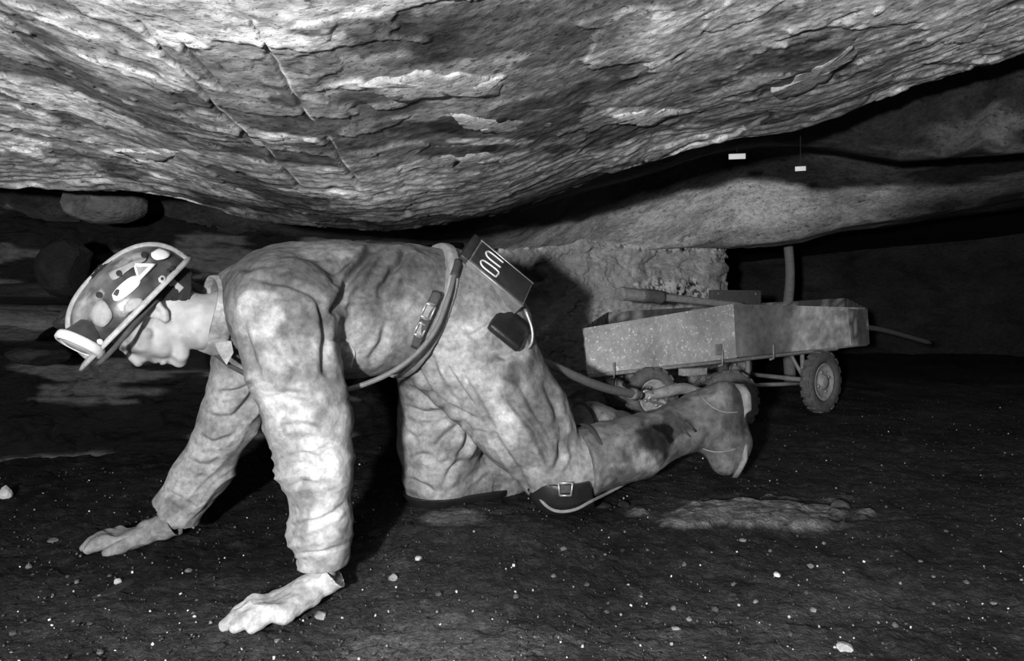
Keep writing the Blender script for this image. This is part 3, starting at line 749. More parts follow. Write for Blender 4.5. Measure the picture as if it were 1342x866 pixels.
def band(cen, n, ra, rb, aw, bw, height, thick, m, name, parent, nseg=64, wave=0.0, gap=None, col=None, flare=0.0, lean=0.0):
    """strap or collar: an elliptical ring about axis n, axes aw, bw"""
    n = unit(n); aw = unit(np.asarray(aw)-n*(np.asarray(aw)@n)); bw = np.cross(n, aw)
    V = []; F = []
    prof = [(-.5, 0), (-.5, 1), (-.25, 1.15), (.25, 1.15), (.5, 1), (.5, 0)]
    for j in range(nseg):
        th = 2*math.pi*j/nseg
        for (h, o) in prof:
            fl = 1+flare*(h+.5)
            V.append(cen + n*(h*height) + (aw*math.cos(th)*(ra*fl+o*thick) + bw*math.sin(th)*(rb*fl+o*thick)) + n*wave*math.sin(3*th+1))
    k = len(prof)
    for j in range(nseg):
        if gap and gap[0] < j/nseg < gap[1]: continue
        for i in range(k): F.append([j*k+i, ((j+1) % nseg)*k+i, ((j+1) % nseg)*k+(i+1) % k, j*k+(i+1) % k])
    return mesh_obj(name, np.array(V), F, m, parent, col if col is None else np.full(len(V), col))

ncz = P(281, 412, 1.79)
band(ncz, P(262,404,1.765)-P(325,414,1.83), .092, .088, (0,0,1), (0,1,0), .042, .006, M['cloth'], 'collar', jacket, col=.30, flare=-.10, wave=.003)
# collar point folded forward under the chin
def prism(front, back):
    n = len(front); V = np.vstack([front, back]); F = [list(range(n)), [n+i for i in range(n)][::-1]]+[[i, n+i, n+(i+1) % n, (i+1) % n] for i in range(n)]
    return V, F
cp = [(279,443),(303,447),(306,462),(297,478),(286,462)]
cv, cf = prism(np.array([P(x, y, 1.728+(x-279)*.0003) for x, y in cp]), np.array([P(x, y, 1.740+(x-279)*.0003) for x, y in cp]))
mesh_obj('collar_point', cv, cf, M['cloth'], jacket, np.full(len(cv), .30), smooth=False)
# dark strap at the open neck
v, f = tube_mesh(spline(pts([(283,464,1.775),(300,478,1.76),(318,488,1.75),(340,502,1.74)]), 14), .006, 8, flat=((0,1,0), .4)); mesh_obj('neck_strap', v, f, M['strap'], jacket)
# pocket flap and shirt buttons on the visible flank
v, f = tube_mesh(spline(pts([(430,447,1.70),(452,449,1.71),(464,461,1.73),(460,482,1.74)]), 20), .0022, 6); mesh_obj('pocket_seam', v, f, M['cloth'], jacket, np.full(len(v), .42))

# --- trousers
def build_trousers():
    T = Field((-0.42, 1.78, 0.05), (0.28, 2.66, 0.86), 0.0042, 0.012)
    for L in (PELV, NLEG, FLEG, FSHIN, NSHIN): T.chain(pts(L), rad(L))
    T.cone(P(590,440,2.0), P(556,470,2.12), .095, .08)
    T.cone(P(556,470,2.2), P(556,590,2.24), .06, .06)
    T.done(); T.F -= 0.004
    T.cut_near(HEMC-HEMN*0.012, -HEMN, 0.21)
    V, Q = T.mesh(); V = relax(V, Q, 2, .45); N = vnormals(V, Q); px, py = proj(V)
    D = 0.005*(ridged(V[:,0]*5, V[:,1]*5, V[:,2]*2.5, 2, 620)-0.4) + 0.003*fbm(V[:,0]*20, V[:,1]*20, V[:,2]*20, 3, 621)
    fk = sstep(540, 580, py)*(px < 645)*(V[:,1] > 2.1); D += fk*0.006*(ridged((px+py)*.007, (py-0.6*px)*.013, 0, 2, 622)-.3)
    D += crease(V, N, [
        ([(583,475),(612,520),(641,556)], .012, 4, .6), ([(597,477),(624,522),(648,560)], .010, 4, .6),
        ([(543,477),(572,521),(607,541),(634,551)], .014, 4, .5), ([(531,534),(560,540),(592,533)], .011, 4, .6),
        ([(528,505),(550,515),(572,522)], .009, 4, .6), ([(611,546),(590,568),(566,594)], .012, 5, .7), ([(613,552),(610,580),(601,604)], .012, 5, .7),
        ([(532,628),(548,634),(568,644)], .012, 4, .6), ([(581,630),(600,612),(622,600)], .011, 5, .6), ([(640,556),(662,590),(692,640)], .010, 4, .3),
        ([(530,565),(545,575),(560,570)], .008, 4, .6), ([(540,600),(556,596),(575,606)], .009, 4, .6),
        ([(656,509),(690,552),(726,604)], .008, 4, .8), ([(700,576),(712,592),(722,612)], .010, 4, .7), ([(735,580),(732,600),(727,618)], .010, 4, .6), ([(715,500),(728,535),(735,570)], .008, 5, .6),
        ([(604,440),(630,432),(650,420)], .006, 3, .5), ([(632,462),(660,468),(690,460)], .006, 3, .5), ([(560,455),(570,480),(575,500)], .007, 4, .5), ([(672,490),(690,520),(705,545)], .007, 5, .6),
        ([(598,420),(618,440),(640,455)], .005, 3, .5), ([(620,640),(650,625),(690,640)], .008, 4, .6)])
    V = V + N*D[:,None]
    c = blobs(V, 0.36, [(660,480,40,26,-.12),(700,520,40,60,-.14),(712,575,28,40,-.06),(600,470,50,50,.05),(655,545,20,50,.14),(575,580,50,60,.04),(640,420,60,26,.06),(640,465,30,10,-.10),(650,640,20,14,-.14)])
    c *= 0.85*(1+0.32*fbm(V[:,0]*10, V[:,1]*10, V[:,2]*10, 4, 623))
    return mesh_obj('trousers', V, Q, M['cloth'], person, c)
trousers = build_trousers(); trousers['label'] = 'pale dusty baggy work trousers'

# --- belt with buckle
def build_belt():
    K = Field(HEMC-0.30, HEMC+0.30, 0.005, 0.012)
    for L in (TORSO, PELV): K.chain(pts(L), rad(L))
    K.done(); K.F -= 0.009; K.cut(HEMC+HEMN*.013, HEMN); K.cut(HEMC-HEMN*.013, -HEMN)
    V, Q = K.mesh(); return mesh_obj('belt', V, Q, M['belt'], person)
belt = build_belt()
v, f = tube_mesh(spline(pts([(573,384,1.80),(563,406,1.786),(552,432,1.79),(543,455,1.805)]), 16), .013, 10, flat=((0.1,0.98,0.1), .25)); mesh_obj('buckle_strap', v, f, M['strap'], belt)
for (px_, py_, d_, w_, h_) in ((561,408,1.778,14,18), (551,432,1.784,12,16)):
    c0 = P(px_, py_, d_); a = unit(P(px_-12, py_+26, d_)-c0); b = unit(P(px_+20, py_+8, d_+.02)-c0); b = unit(b-a*(a@b))
    fr = []
    hw, hh = w_*d_/2000, h_*d_/2000
    cs = [c0+b*hw+a*hh, c0-b*hw+a*hh, c0-b*hw-a*hh, c0+b*hw-a*hh]
    ms = [tube_mesh([cs[i], (cs[i]+cs[(i+1) % 4])/2, cs[(i+1) % 4]], .0028, 6) for i in range(4)]
    v, f = join(*ms); mesh_obj('buckle', v, f, M['steel'], belt)
    v, f = box_mesh(c0+np.array([0,.004,0]), b*hw*1.5, a*hh*2.6, np.cross(a, b)*.004, .001); mesh_obj('strap_end', v, f, M['belt'], belt)

# --- gloves
def glove(wrist, axis, perp, label, sgn, lens, drop, arm_dir, curl=0.0, base=0.5):
    lo = np.minimum(wrist, wrist+axis*.25)-0.12; hi = np.maximum(wrist, wrist+axis*.25)+0.12
    G = Field(lo, hi, 0.0030, 0.0040)
    Z = np.array([0, 0, 1.0])
    pal = wrist+axis*.055+Z*(-.5*drop)
    for o in (-.029, -.010, .010, .029):
        k0 = wrist+axis*.02+perp*o*.8+Z*(-.25*drop); k1 = wrist+axis*.088+perp*o*1.22+Z*(-drop+.006)
        G.cone(k0, k1, .024, .0180)
    for i, (o, L) in enumerate(zip((-.039, -.0132, .0132, .038), lens)):
        k1 = wrist+axis*(.086-.006*abs(i-1.2))+perp*o+Z*(-drop+.006)
        sp = -perp*o*.12
        m1 = k1+axis*L*.48+sp*.5+Z*(.006+curl); m2 = k1+axis*L*.80+sp*.8+Z*(-.004+curl*.4); m3 = k1+axis*L+sp+Z*(-.012)
        G.chain([k1, m1, m2, m3], [.0165, .0155, .0140, .0115])
    # thumb from the side of the palm
    tb = wrist+axis*.035-perp*.030+Z*(-.5*drop)
    G.chain([tb, tb+axis*.035-perp*.028+Z*(-.012), tb+axis*.068-perp*.034+Z*(-.020)], [.018, .0145, .0115])
    # gauntlet cuff
    G.chain([wrist+axis*.025, wrist+arm_dir*.02, wrist+arm_dir*.050], [.026, .032, .043])
    G.done()
    G.cut_near(wrist+arm_dir*.050, arm_dir, .09); G.hollow(wrist+arm_dir*.022, wrist+arm_dir*.08, .026, .052)
    V, Q = G.mesh(); V = relax(V, Q, 1, .4); N = vnormals(V, Q)
    D = 0.0025*fbm(V[:,0]*35, V[:,1]*35, V[:,2]*35, 3, 640)+0.002*(ridged(V[:,0]*18, V[:,1]*18, V[:,2]*18, 2, 641)-.3)
    V = V+N*D[:,None]
    zmin = floor_z(V[:,0], V[:,1])+0.001; V[:,2] = np.maximum(V[:,2], zmin)
    c = base*(1+0.40*fbm(V[:,0]*20, V[:,1]*20, V[:,2]*20, 4, 642))
    o = mesh_obj('glove', V, Q, M['glove'], person, c); o['label'] = label; return o
nw = P(413, 768, 1.665); na = unit((-.80, -.60, 0)); npp = unit((.60, -.80, 0))
glove(nw, na, npp, 'pale dusty glove on the near hand', 1, (.090, .102, .094, .072), .036, unit((.75, .10, .62)), .004, .50)
fw = P(205, 694, 2.035); fa_ = unit((-.98, -.16, 0)); fp = unit((-.16, .98, 0))
glove(fw, fa_, fp, 'darker dusty glove on the far hand', -1, (.078, .090, .082, .062), .030, unit((.85, .1, .42)), .006, .26)

# --- boots
def boot(chain, foot, heel, toe, side, label, spots, name='boot', wear=.135):
    A = np.array(pts(chain+foot)); lo = A.min(0)-.13; hi = A.max(0)+.13
    B = Field(lo, hi, 0.005, 0.009)
    B.chain(pts(chain), rad(chain))
    for i in range(0, len(foot), 2): B.chain(pts(foot[i:i+2]), rad(foot[i:i+2]))
    B.done()
    a0, a1 = P(*chain[0][:3]), P(*chain[1][:3]); ax = unit(a0-a1)
    B.cut_near(a0+ax*.005, ax, .14)
    V, Q = B.mesh(); V = relax(V, Q, 1, .4); N = vnormals(V, Q)
    px, py = proj(V)
    D = 0.004*fbm(V[:,0]*18, V[:,1]*18, V[:,2]*18, 3, 650)+.004*(ridged(px*.03, py*.012, 0, 2, 651)-.3)
    V = V+N*D[:,None]
    c = blobs(V, wear, spots)*(1+.4*fbm(V[:,0]*20, V[:,1]*20, V[:,2]*20, 4, 652))
    o = mesh_obj(name, V, Q, M['boot'], person, c); o['label'] = label
    # sole: footprint outline swept along heel->toe
    L = toe-heel; ln = np.linalg.norm(L); la = L/ln; wa = unit(np.asarray(side)-la*(np.asarray(side)@la)); na_ = np.cross(la, wa); na_ = na_ if na_[0] > 0 else -na_
    ts = np.linspace(0, 1, 26); hw = np.interp(ts, [0,.06,.15,.35,.5,.7,.85,.95,1], [.006,.030,.036,.034,.036,.050,.046,.030,.006])
    bow = np.interp(ts, [0,.12,.3,.42,.6,.8,1], [-.006,.010,.012,.000,.012,.012,-.010])
    V = []; F = []
    for k, t in enumerate(ts):
        th = .026 if t < .30 else .014
        for (ww, hh) in ((-1,0),(-1.06,.5),(-1,1),(1,1),(1.06,.5),(1,0)):
            V.append(heel+la*ln*t+wa*hw[k]*ww+na_*(bow[k]-.004+hh*th))
    for k in range(len(ts)-1):
        for i in range(6): F.append([k*6+i, (k+1)*6+i, (k+1)*6+(i+1) % 6, k*6+(i+1) % 6])
    F.append([0,1,2,3,4,5]); F.append([(len(ts)-1)*6+i for i in (5,4,3,2,1,0)])
    mesh_obj('sole', np.array(V), F, M['rubber'], o)
    return o
nb = boot([(762,606,2.09,46),(830,587,2.15,41),(888,562,2.21,32),(912,551,2.24,32)],
     [(912,551,2.24,32),(944,530,2.255,28),(915,552,2.24,32),(954,583,2.24,27),(954,583,2.24,27),(950,604,2.22,18),(944,530,2.25,28),(956,575,2.24,27)],
     P(967,503,2.26), P(966,626,2.215), (0.15, 1, 0), 'worn boot on the near foot with dark wet patch', [(852,578,28,26,-.115),(880,555,22,20,-.09),(800,590,40,40,.03),(930,530,30,40,.03),(960,545,22,30,-.08),(845,612,40,8,.10),(940,590,24,26,-.03)])
fb = boot([(712,594,2.5,38),(775,564,2.6,36),(820,574,2.66,30)],
     [(820,574,2.66,30),(842,576,2.68,22),(825,576,2.68,26),(840,604,2.68,20)],
     P(862,556,2.70), P(856,622,2.70), (0.15, 1, 0), 'far boot half hidden behind the near knee', [(790,540,30,20,.10)], wear=.10)
# straps round the boot tops
for (cx, cy, cd, r_, o_) in ((772,598,2.10,.088,nb), (768,567,2.59,.100,fb)):
    band(P(cx,cy,cd), P(830,587,2.15)-P(762,604,2.09), r_, r_, (0,0,1), (0,1,0), .014, .004, M['strap'], 'boot_strap', o_)
v, f = tube_mesh(spline(pts([(921,588,2.165),(938,592,2.155),(958,590,2.165),(972,584,2.19)]), 16), .0025, 6); mesh_obj('toe_seam', v, f, M['rubber'], nb)
v, f = tube_mesh(spline(pts([(918,518,2.20),(932,532,2.175),(950,540,2.17),(968,540,2.185)]), 16), .0025, 6); mesh_obj('heel_seam', v, f, M['rubber'], nb)
# bootlaces and eyelet hooks at the ankle
for (a, b) in (((893,560,2.135),(905,573,2.14)), ((897,552,2.14),(912,565,2.14)), ((888,570,2.145),(900,582,2.15))):
    v, f = tube_mesh([P(*a), (P(*a)+P(*b))/2+np.array([0,-.008,0]), P(*b)], .004, 6); mesh_obj('lace', v, f, M['strap'], nb)

# --- knee pads
def knee_pad(chain, top, label, right=660):
    A = np.array(pts(chain)); K = Field(A.min(0)-.16, A.max(0)+.16, .005, .008)
    K.chain(pts(chain), rad(chain)); K.done()
    K.cut(P(*top), (0.02, 0, 1.0)); K.cut(P(right, 640, 2.0), (1, 0, .25))
    V, Q = K.mesh(); V = relax(V, Q, 1)
    V[:,2] = np.maximum(V[:,2], floor_z(V[:,0], V[:,1])+.002)
    o = mesh_obj('knee_pad', V, Q, M['pad'], person); o['label'] = label; return o
kp = knee_pad([(733,628,2.05,46),(760,618,2.10,46),(800,606,2.13,38)], (735,630,2.0), 'black knee pad with buckle on the near knee', 775)
kp2 = knee_pad([(572,622,2.27,50),(630,622,2.36,44)], (570,646,2.25), 'black knee pad under the far knee')
c0 = P(741,641,1.948); cs = [c0+np.array([sx*.018, 0, sz*.016]) for sx, sz in ((1,1),(-1,1),(-.8,-1),(.8,-1))]
v, f = join(*[tube_mesh([cs[i], (cs[i]+cs[(i+1) % 4])/2, cs[(i+1) % 4]], .0028, 6) for i in range(4)]); mesh_obj('buckle', v, f, M['steel'], kp)
v, f = box_mesh(c0+np.array([0,.003,0]), np.array([.026,0,0]), np.array([0,.004,0]), np.array([0,0,.02]), .001); mesh_obj('strap', v, f, M['strap'], kp)
v, f = tube_mesh(spline(pts([(704,634,2.01),(709,655,1.985),(727,669,1.965),(752,668,1.97),(776,656,2.01),(800,644,2.09),(830,627,2.13),(880,596,2.19)]), 40), .0045, 6); mesh_obj('pad_rim', v, f, M['rubber'], kp)

# ================================================================== HELMET AND CAP LAMP
HC = P(184, 404, 1.735)
qf = unit(e1*0.65+np.array((0,0,-0.73))); qu = unit(e1*0.70+np.array((0,0,0.66))); qu = unit(qu-qf*(qu@qf)); qs = np.cross(qu, qf); qs = qs if qs[1] < 0 else -qs
HAx, HBx, HCx, HE = .149, .120, .116, 2.5
helmet = empty('miner_helmet', HC, 'scuffed dark hard hat covered in stickers on the miner\'s head', 'helmet')
def hpt(f, s, u): return HC+qf*f+qs*s+qu*u
def dome(th, ph, off=0.0):
    """th round the rim, ph 0 rim .. pi/2 crown"""
    e = 2/HE; cp, sp = math.cos(ph)**e, math.sin(ph)**e
    n = unit(qf*math.cos(th)*cp/HAx+qs*math.sin(th)*cp/HBx+qu*(sp+.05)/HCx)
    return hpt(HAx*math.cos(th)*cp, HBx*math.sin(th)*cp, HCx*sp)+n*off
def build_shell():
    nt, npx = 96, 30; V = []; F = []
    for j in range(nt):
        for i in range(npx): V.append(dome(2*math.pi*j/nt, (i/(npx-1))*math.pi/2*.999))
    for j in range(nt):
        for i in range(npx-1): F.append([j*npx+i, ((j+1) % nt)*npx+i, ((j+1) % nt)*npx+i+1, j*npx+i+1])
    V = np.array(V); rel = V-HC
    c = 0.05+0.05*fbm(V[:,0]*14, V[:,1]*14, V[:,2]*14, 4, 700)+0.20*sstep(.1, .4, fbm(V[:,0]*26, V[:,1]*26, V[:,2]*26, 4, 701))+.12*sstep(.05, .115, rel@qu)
    o = mesh_obj('shell', V, F, M['shell'], helmet, c)
    md = o.modifiers.new('thickness', 'SOLIDIFY'); md.thickness = .004; md.offset = -1
    return o
shell = build_shell()
# brim: rolled edge with a short peak at the front
V = []; F = []; nt = 96
for j in range(nt):
    th = 2*math.pi*j/nt; pk = max(0, math.cos(th))**3*.022; up = 0.0
    for (o, h) in ((-.003, .008), (.006+pk*.6, .006), (.011+pk, .001), (.011+pk, -.005), (.002, -.004)):
        V.append(hpt((HAx+o)*math.cos(th), (HBx+o)*math.sin(th), h))
for j in range(nt):
    for i in range(5): F.append([j*5+i, ((j+1) % nt)*5+i, ((j+1) % nt)*5+(i+1) % 5, j*5+(i+1) % 5])
mesh_obj('brim', np.array(V), F, M['edge'], helmet)
# raised crown ridge from front to back
V = []; F = []; n = 60
for i in range(n):
    a = math.pi*i/(n-1); ph = a if a <= math.pi/2 else math.pi-a; th0 = 0 if a <= math.pi/2 else math.pi
    p = dome(th0, min(ph, 1.57), 0); e = 2/HE
    nn = unit(qf*math.cos(th0)*math.cos(min(ph,1.57))/HAx+qu*(math.sin(ph)+.05)/HCx)
    for (w_, h_) in ((-.034,-.010),(-.026,.002),(-.020,.006),(.020,.006),(.026,.002),(.034,-.010)): V.append(p+qs*w_+nn*h_)
for i in range(n-1):
    for k in range(5): F.append([i*6+k, (i+1)*6+k, (i+1)*6+k+1, i*6+k+1])
mesh_obj('crown_ridge', np.array(V), F, M['edge'], helmet)

def on_dome(px, py, off):
    dd = np.linspace(1.45, 1.9, 900); rel = np.stack([(px-671)/FPX*dd, dd, CZ+(HY-py)/FPX*dd], 1)-HC
    g = np.abs(rel@qf/HAx)**HE+np.abs(rel@qs/HBx)**HE+np.abs(rel@qu/HCx)**HE-1
    k = int(np.argmax(g < 0)) if (g < 0).any() else int(np.argmin(g))
    p = rel[k]; f, u, s = p@qf, p@qu, p@qs
    n = unit(qf*np.sign(f)*abs(f/HAx)**1.5/HAx+qs*abs(s/HBx)**1.5/HBx+qu*abs(max(u,0)/HCx)**1.5/HCx)
    return HC+qf*f+qs*s+qu*u+n*off
def sticker(poly, m, name='sticker', off=.0012, label=None, smoothp=True):
    o = spline(list(poly)+[poly[0]], 28)[:-1] if smoothp else np.array(poly, float)
    if not smoothp: o = np.vstack([np.linspace(o[i], o[(i+1) % len(o)], 6)[:-1] for i in range(len(o))])
    c = o.mean(0); n = len(o); V = []; F = []
    for sc in (1, .66, .33): V += [on_dome(*(c+(q-c)*sc), off) for q in o]
    V.append(on_dome(*c, off))
    for k in range(2):
        for j in range(n): F.append([k*n+j, k*n+(j+1) % n, (k+1)*n+(j+1) % n, (k+1)*n+j])
    for j in range(n): F.append([2*n+j, 2*n+(j+1) % n, 3*n])
    ob = mesh_obj(name, np.array(V), F, m, helmet)
    md = ob.modifiers.new('thickness', 'SOLIDIFY'); md.thickness = .0015; md.offset = 0
    if label: ob['label'] = label
    return ob
sticker([(198,332),(210,326),(222,331),(219,338),(206,341),(199,337)], M['white'], label='white patch sticker at the crown')
sticker([(147,386),(155,376),(170,364),(180,362),(184,370),(176,380),(160,392),(150,394)], M['white'], label='large white oval sticker')
sticker([(149,386),(153,380),(157,381),(154,388)], M['darkst'], off=.0028)
sticker([(178,346),(204,347),(184,368)], M['greyst'], smoothp=False, label='triangular sticker with dark inner triangle')
sticker([(177,346),(203.5,346.5),(201,350),(180,350)], M['white'], off=.0026, smoothp=False)
sticker([(203,347),(183,368),(180.5,364),(197,348)], M['white'], off=.0028, smoothp=False)
sticker([(178,347),(184,367),(181,368),(176,350)], M['white'], off=.003, smoothp=False)
sticker([(118,412),(122,400),(134,393),(144,404),(147,416),(136,428),(124,424)], M['greyst'], label='round grey sticker near the lamp')
sticker([(162,401),(172,392),(184,391),(187,397),(176,406),(164,410)], M['greyst'], label='oval grey sticker by the brim')
sticker([(142,358),(160,349),(188,338),(190,342),(172,352),(150,367)], M['greyst'])
sticker([(207,365),(212,361),(217,364),(215,370),(209,370)], M['edge'])
sticker([(210,365.5),(212,363.5),(214,365.5),(212,368)], M['darkst'], off=.0028)
for (x, y, r_) in ((157,359,4), (189,335,4), (131,387,4), (225,352,3), (220,355,2.5)):
    sticker([(x+r_*math.cos(a), y+r_*math.sin(a)) for a in np.linspace(0, 6.28, 9)[:-1]], M['darkst'], 'vent_hole', off=.0026)
# webbing of the suspension at the back, below the edge
v, f = box_mesh(hpt(-.085, .066, -.020), qf*.018, qs*.004, qu*.03, .0015); mesh_obj('suspension_clip', v, f, M['greyst'], helmet)

LC = P(105, 451, 1.615); lf = unit(e1*.48+np.array((0,0,-.86))+vr*.22)
lamp = empty('cap_lamp', LC, 'round cap lamp with bright rim on the front of the hard hat', 'lamp')
v, f = lathe_mesh(LC, lf, [(-.052,.0),(-.052,.018),(-.046,.026),(-.030,.032),(-.014,.040),(-.006,.043)], 32); mesh_obj('housing', v, f, M['lampbody'], lamp)
v, f = lathe_mesh(LC, lf, [(-.010,.043),(-.010,.048),(-.004,.051),(.006,.051),(.010,.047),(.010,.041),(.004,.041)], 36); mesh_obj('rim', v, f, M['lamprim'], lamp)
v, f = lathe_mesh(LC, lf, [(-.002,.042),(.006,.041),(.011,.025),(.013,.001)], 32); mesh_obj('lens', v, f, M['lens'], lamp)
a = LC-lf*.03; b = hpt(.148, .0, .040)
v, f = box_mesh((a+b)/2, (b-a)*1.15, vr*.05, np.cross(unit(b-a), vr)*.018, .004); mesh_obj('bracket', v, f, M['lampbody'], lamp)
for q in ((104,427,1.645),(119,437,1.625),(131,448,1.615)):
    v, f = lathe_mesh(P(*q), vr, [(0,.006),(.006,.007),(.010,.004),(.011,.0)], 14); mesh_obj('screw', v, f, M['lamprim'], lamp)
v, f = tube_mesh(spline([P(117,440,1.63), P(112,448,1.62), P(104,452,1.615)], 12), .004, 6); mesh_obj('wire_clip', v, f, M['steel'], lamp)
# chin strap / dark band running forward under the edge
v, f = tube_mesh(spline(pts([(205,392,1.655),(185,414,1.635),(165,438,1.605),(148,458,1.60),(128,478,1.60)]), 24), .0055, 8, flat=(tuple(vr), .4)); mesh_obj('head_strap', v, f, M['strap'], helmet)

# ================================================================== BATTERY AND CORD
D0 = P(613, 341, 1.90)
Lv = unit((.145, .03, -.119)); Wv = np.array((.024, .107, .069)); Wv = unit(Wv-Lv*(Wv@Lv)); Tv = np.cross(Lv, Wv); Tv = Tv if Tv[1] > 0 else -Tv
bl, bw_, bt = .182, .120, .046
bc = D0+Lv*bl/2+Wv*bw_/2+Tv*bt/2
batt = empty('lamp_battery', bc, 'dark metal cap lamp battery box strapped to the miner\'s belt at the back', 'battery')
v, f = box_mesh(bc, Lv*bl, Wv*bw_, Tv*bt, .004); mesh_obj('case', v, f, M['batt'], batt)
fo = -Tv
v, f = box_mesh(bc+fo*(bt/2+.0005), Lv*(bl-.012), Wv*(bw_-.012), Tv*.004, .001); mesh_obj('front_plate', v, f, M['battdark'], batt)
v, f = box_mesh(bc-Lv*(bl/2+.010), Lv*.022, Wv*(bw_+.006), Tv*(bt+.006), .003); mesh_obj('lid', v, f, M['battdark'], batt)
# two raised U marks on the plate
for k in (0, 1):
    u0 = bc+fo*(bt/2+.003)-Lv*(bl/2-.030)-Wv*(bw_/2-.032-.052*k)
    loop = [u0+Lv*(.052)+Wv*(-.013), u0+Lv*.014+Wv*(-.015), u0+Lv*.002+Wv*(-.008), u0+Lv*.0+Wv*(.004), u0+Lv*.010+Wv*(.013), u0+Lv*.052+Wv*(.015)]
    if k == 0: loop = loop+[loop[0]]
    v, f = tube_mesh(spline(loop, 30), .0026, 6); mesh_obj('raised_mark', v, f, M['lamprim'], batt)
for e in (bc+fo*bt/2-Wv*bw_/2, bc+fo*bt/2+Wv*bw_/2):
    v, f = tube_mesh([e-Lv*bl/2, e, e+Lv*bl/2], .0022, 6); mesh_obj('edge_bead', v, f, M['steel'], batt)
v, f = lathe_mesh(bc-Lv*(bl/2+.006)-Wv*(bw_/2)+fo*.0, -Wv, [(0,.014),(.012,.014),(.014,.010),(.020,.010),(.021,0)], 18); mesh_obj('cord_gland', v, f, M['steel'], batt)
# belt loop and a dark slab standing in for the box's shadow
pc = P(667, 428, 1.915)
v, f = box_mesh(pc, Lv*.098, Wv*.115, Tv*.022, .009); mesh_obj('shadow_slab', v, f, M['pad'], batt)
v, f = tube_mesh(spline(pts([(688,405,1.96),(697,430,1.95),(697,448,1.95),(690,457,1.94),(680,455,1.935)]), 20), .004, 7); mesh_obj('carrier_loop', v, f, M['steel'], batt)

cordp = pts([(600,343,1.885),(595,362,1.845),(588,388,1.80),(572,430,1.775),(545,464,1.76),(505,492,1.745),(452,511,1.73),(415,512,1.75),(370,498,1.80),(335,480,1.845),(312,452,1.885),(292,420,1.90),(272,395,1.88),(250,370,1.84),(232,352,1.80)])
v, f = tube_mesh(spline(cordp, 120), .0062, 10); co_ = mesh_obj('cord', v, f, M['cord'], batt); co_['label'] = 'thin rubber cord looping under the belly'
v, f = tube_mesh(spline(pts([(600,343,1.885),(598,352,1.865),(595,362,1.845)]), 8), .011, 10); mesh_obj('strain_relief', v, f, M['strap'], co_)

# ================================================================== CART
CL = P(770, 490, 3.10); CM = P(966, 469, 3.45); CR = P(1137, 451, 3.95)
cu = unit((CR-CL)*np.array([1,1,0])); cn = np.array([cu[1], -cu[0], 0]); up = np.array([0,0,1.0])   # along, toward camera
CWID = .62
cart = empty('mine_cart', (*(CL+CR)[:2]/2-cn[:2]*CWID/2, .14), 'low sheet metal mine cart on rubber wheels behind the miner', 'cart')
endv = unit(np.array([.26, 1, 0]))*.66
def plate(corners, th, nrm, m, name, parent, colf, dens=(24, 12)):
    """bent sheet: corners bl, br, tr, tl, thickness along nrm"""
    a, b, c, d = [np.asarray(q) for q in corners]; nu, nv = dens; V = []
    for side in (0, 1):
        for i in range(nu):
            for j in range(nv):
                u, v_ = i/(nu-1), j/(nv-1); p = (a*(1-u)+b*u)*(1-v_)+(d*(1-u)+c*u)*v_
                p = p+np.asarray(nrm)*(.004*float(noise(np.array([p[0]*5]), np.array([p[2]*8]), p[1]*5, 801)[0])-side*th); V.append(p)
    V = np.array(V); F0 = grid_faces(nu, nv); F = [list(q) for q in F0]+[list(q[::-1]+nu*nv) for q in F0]
    n = nu*nv
    ring = [i*nv for i in range(nu)]+[(nu-1)*nv+j for j in range(1, nv)]+[i*nv+nv-1 for i in range(nu-2, -1, -1)]+[j for j in range(nv-2, 0, -1)]
    for k in range(len(ring)):
        p, q = ring[k], ring[(k+1) % len(ring)]; F.append([p, p+n, q+n, q])
    o = mesh_obj(name, V, F, m, parent, colf(V), smooth=False); return o
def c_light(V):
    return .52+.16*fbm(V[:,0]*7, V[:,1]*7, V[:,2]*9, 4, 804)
def c_dark(V):  # rear sheet: shade of a face turned from the flash put into its colour
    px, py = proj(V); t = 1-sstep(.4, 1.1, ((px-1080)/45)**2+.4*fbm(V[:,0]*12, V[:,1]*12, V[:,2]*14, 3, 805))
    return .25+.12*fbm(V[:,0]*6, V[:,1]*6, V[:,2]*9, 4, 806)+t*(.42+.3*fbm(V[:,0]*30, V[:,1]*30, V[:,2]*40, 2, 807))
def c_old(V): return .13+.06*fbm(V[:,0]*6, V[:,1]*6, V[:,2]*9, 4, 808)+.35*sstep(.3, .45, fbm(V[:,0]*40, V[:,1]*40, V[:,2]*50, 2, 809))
TL, TM, TR = P(765,430,3.10), P(961,398,3.45), P(1135,403,3.95)
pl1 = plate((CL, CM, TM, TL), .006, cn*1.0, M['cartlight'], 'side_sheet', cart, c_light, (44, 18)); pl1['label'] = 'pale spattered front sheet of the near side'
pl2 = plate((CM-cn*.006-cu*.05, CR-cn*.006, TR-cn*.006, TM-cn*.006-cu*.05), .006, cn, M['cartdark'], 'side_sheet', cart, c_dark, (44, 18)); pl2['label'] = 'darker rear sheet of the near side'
FL, FR = CL+endv, CR+endv
hz = .245
plate((FL, FR, FR+up*hz, FL+up*hz), .006, cn, M['cartdark'], 'far_side_sheet', cart, c_old, (40, 10))
plate((CL, FL, FL+up*hz, TL), .006, cu, M['cartdark'], 'front_panel', cart, c_old, (20, 10))
plate((CR, FR, FR+up*hz, TR), .006, -cu, M['cartdark'], 'rear_panel', cart, c_old, (20, 10))
plate((CL, CR, FR, FL), .008, up, M['cartdark'], 'tray_floor', cart, c_old, (30, 10))
plate((CR-cu*.14+cn*.004, CR+cu*.01+cn*.004, TR+cu*.01+cn*.004-up*.01, TR-cu*.14+cn*.004-up*.006), .004, cn, M['cartdark'], 'end_flange', cart, c_old, (8, 6))
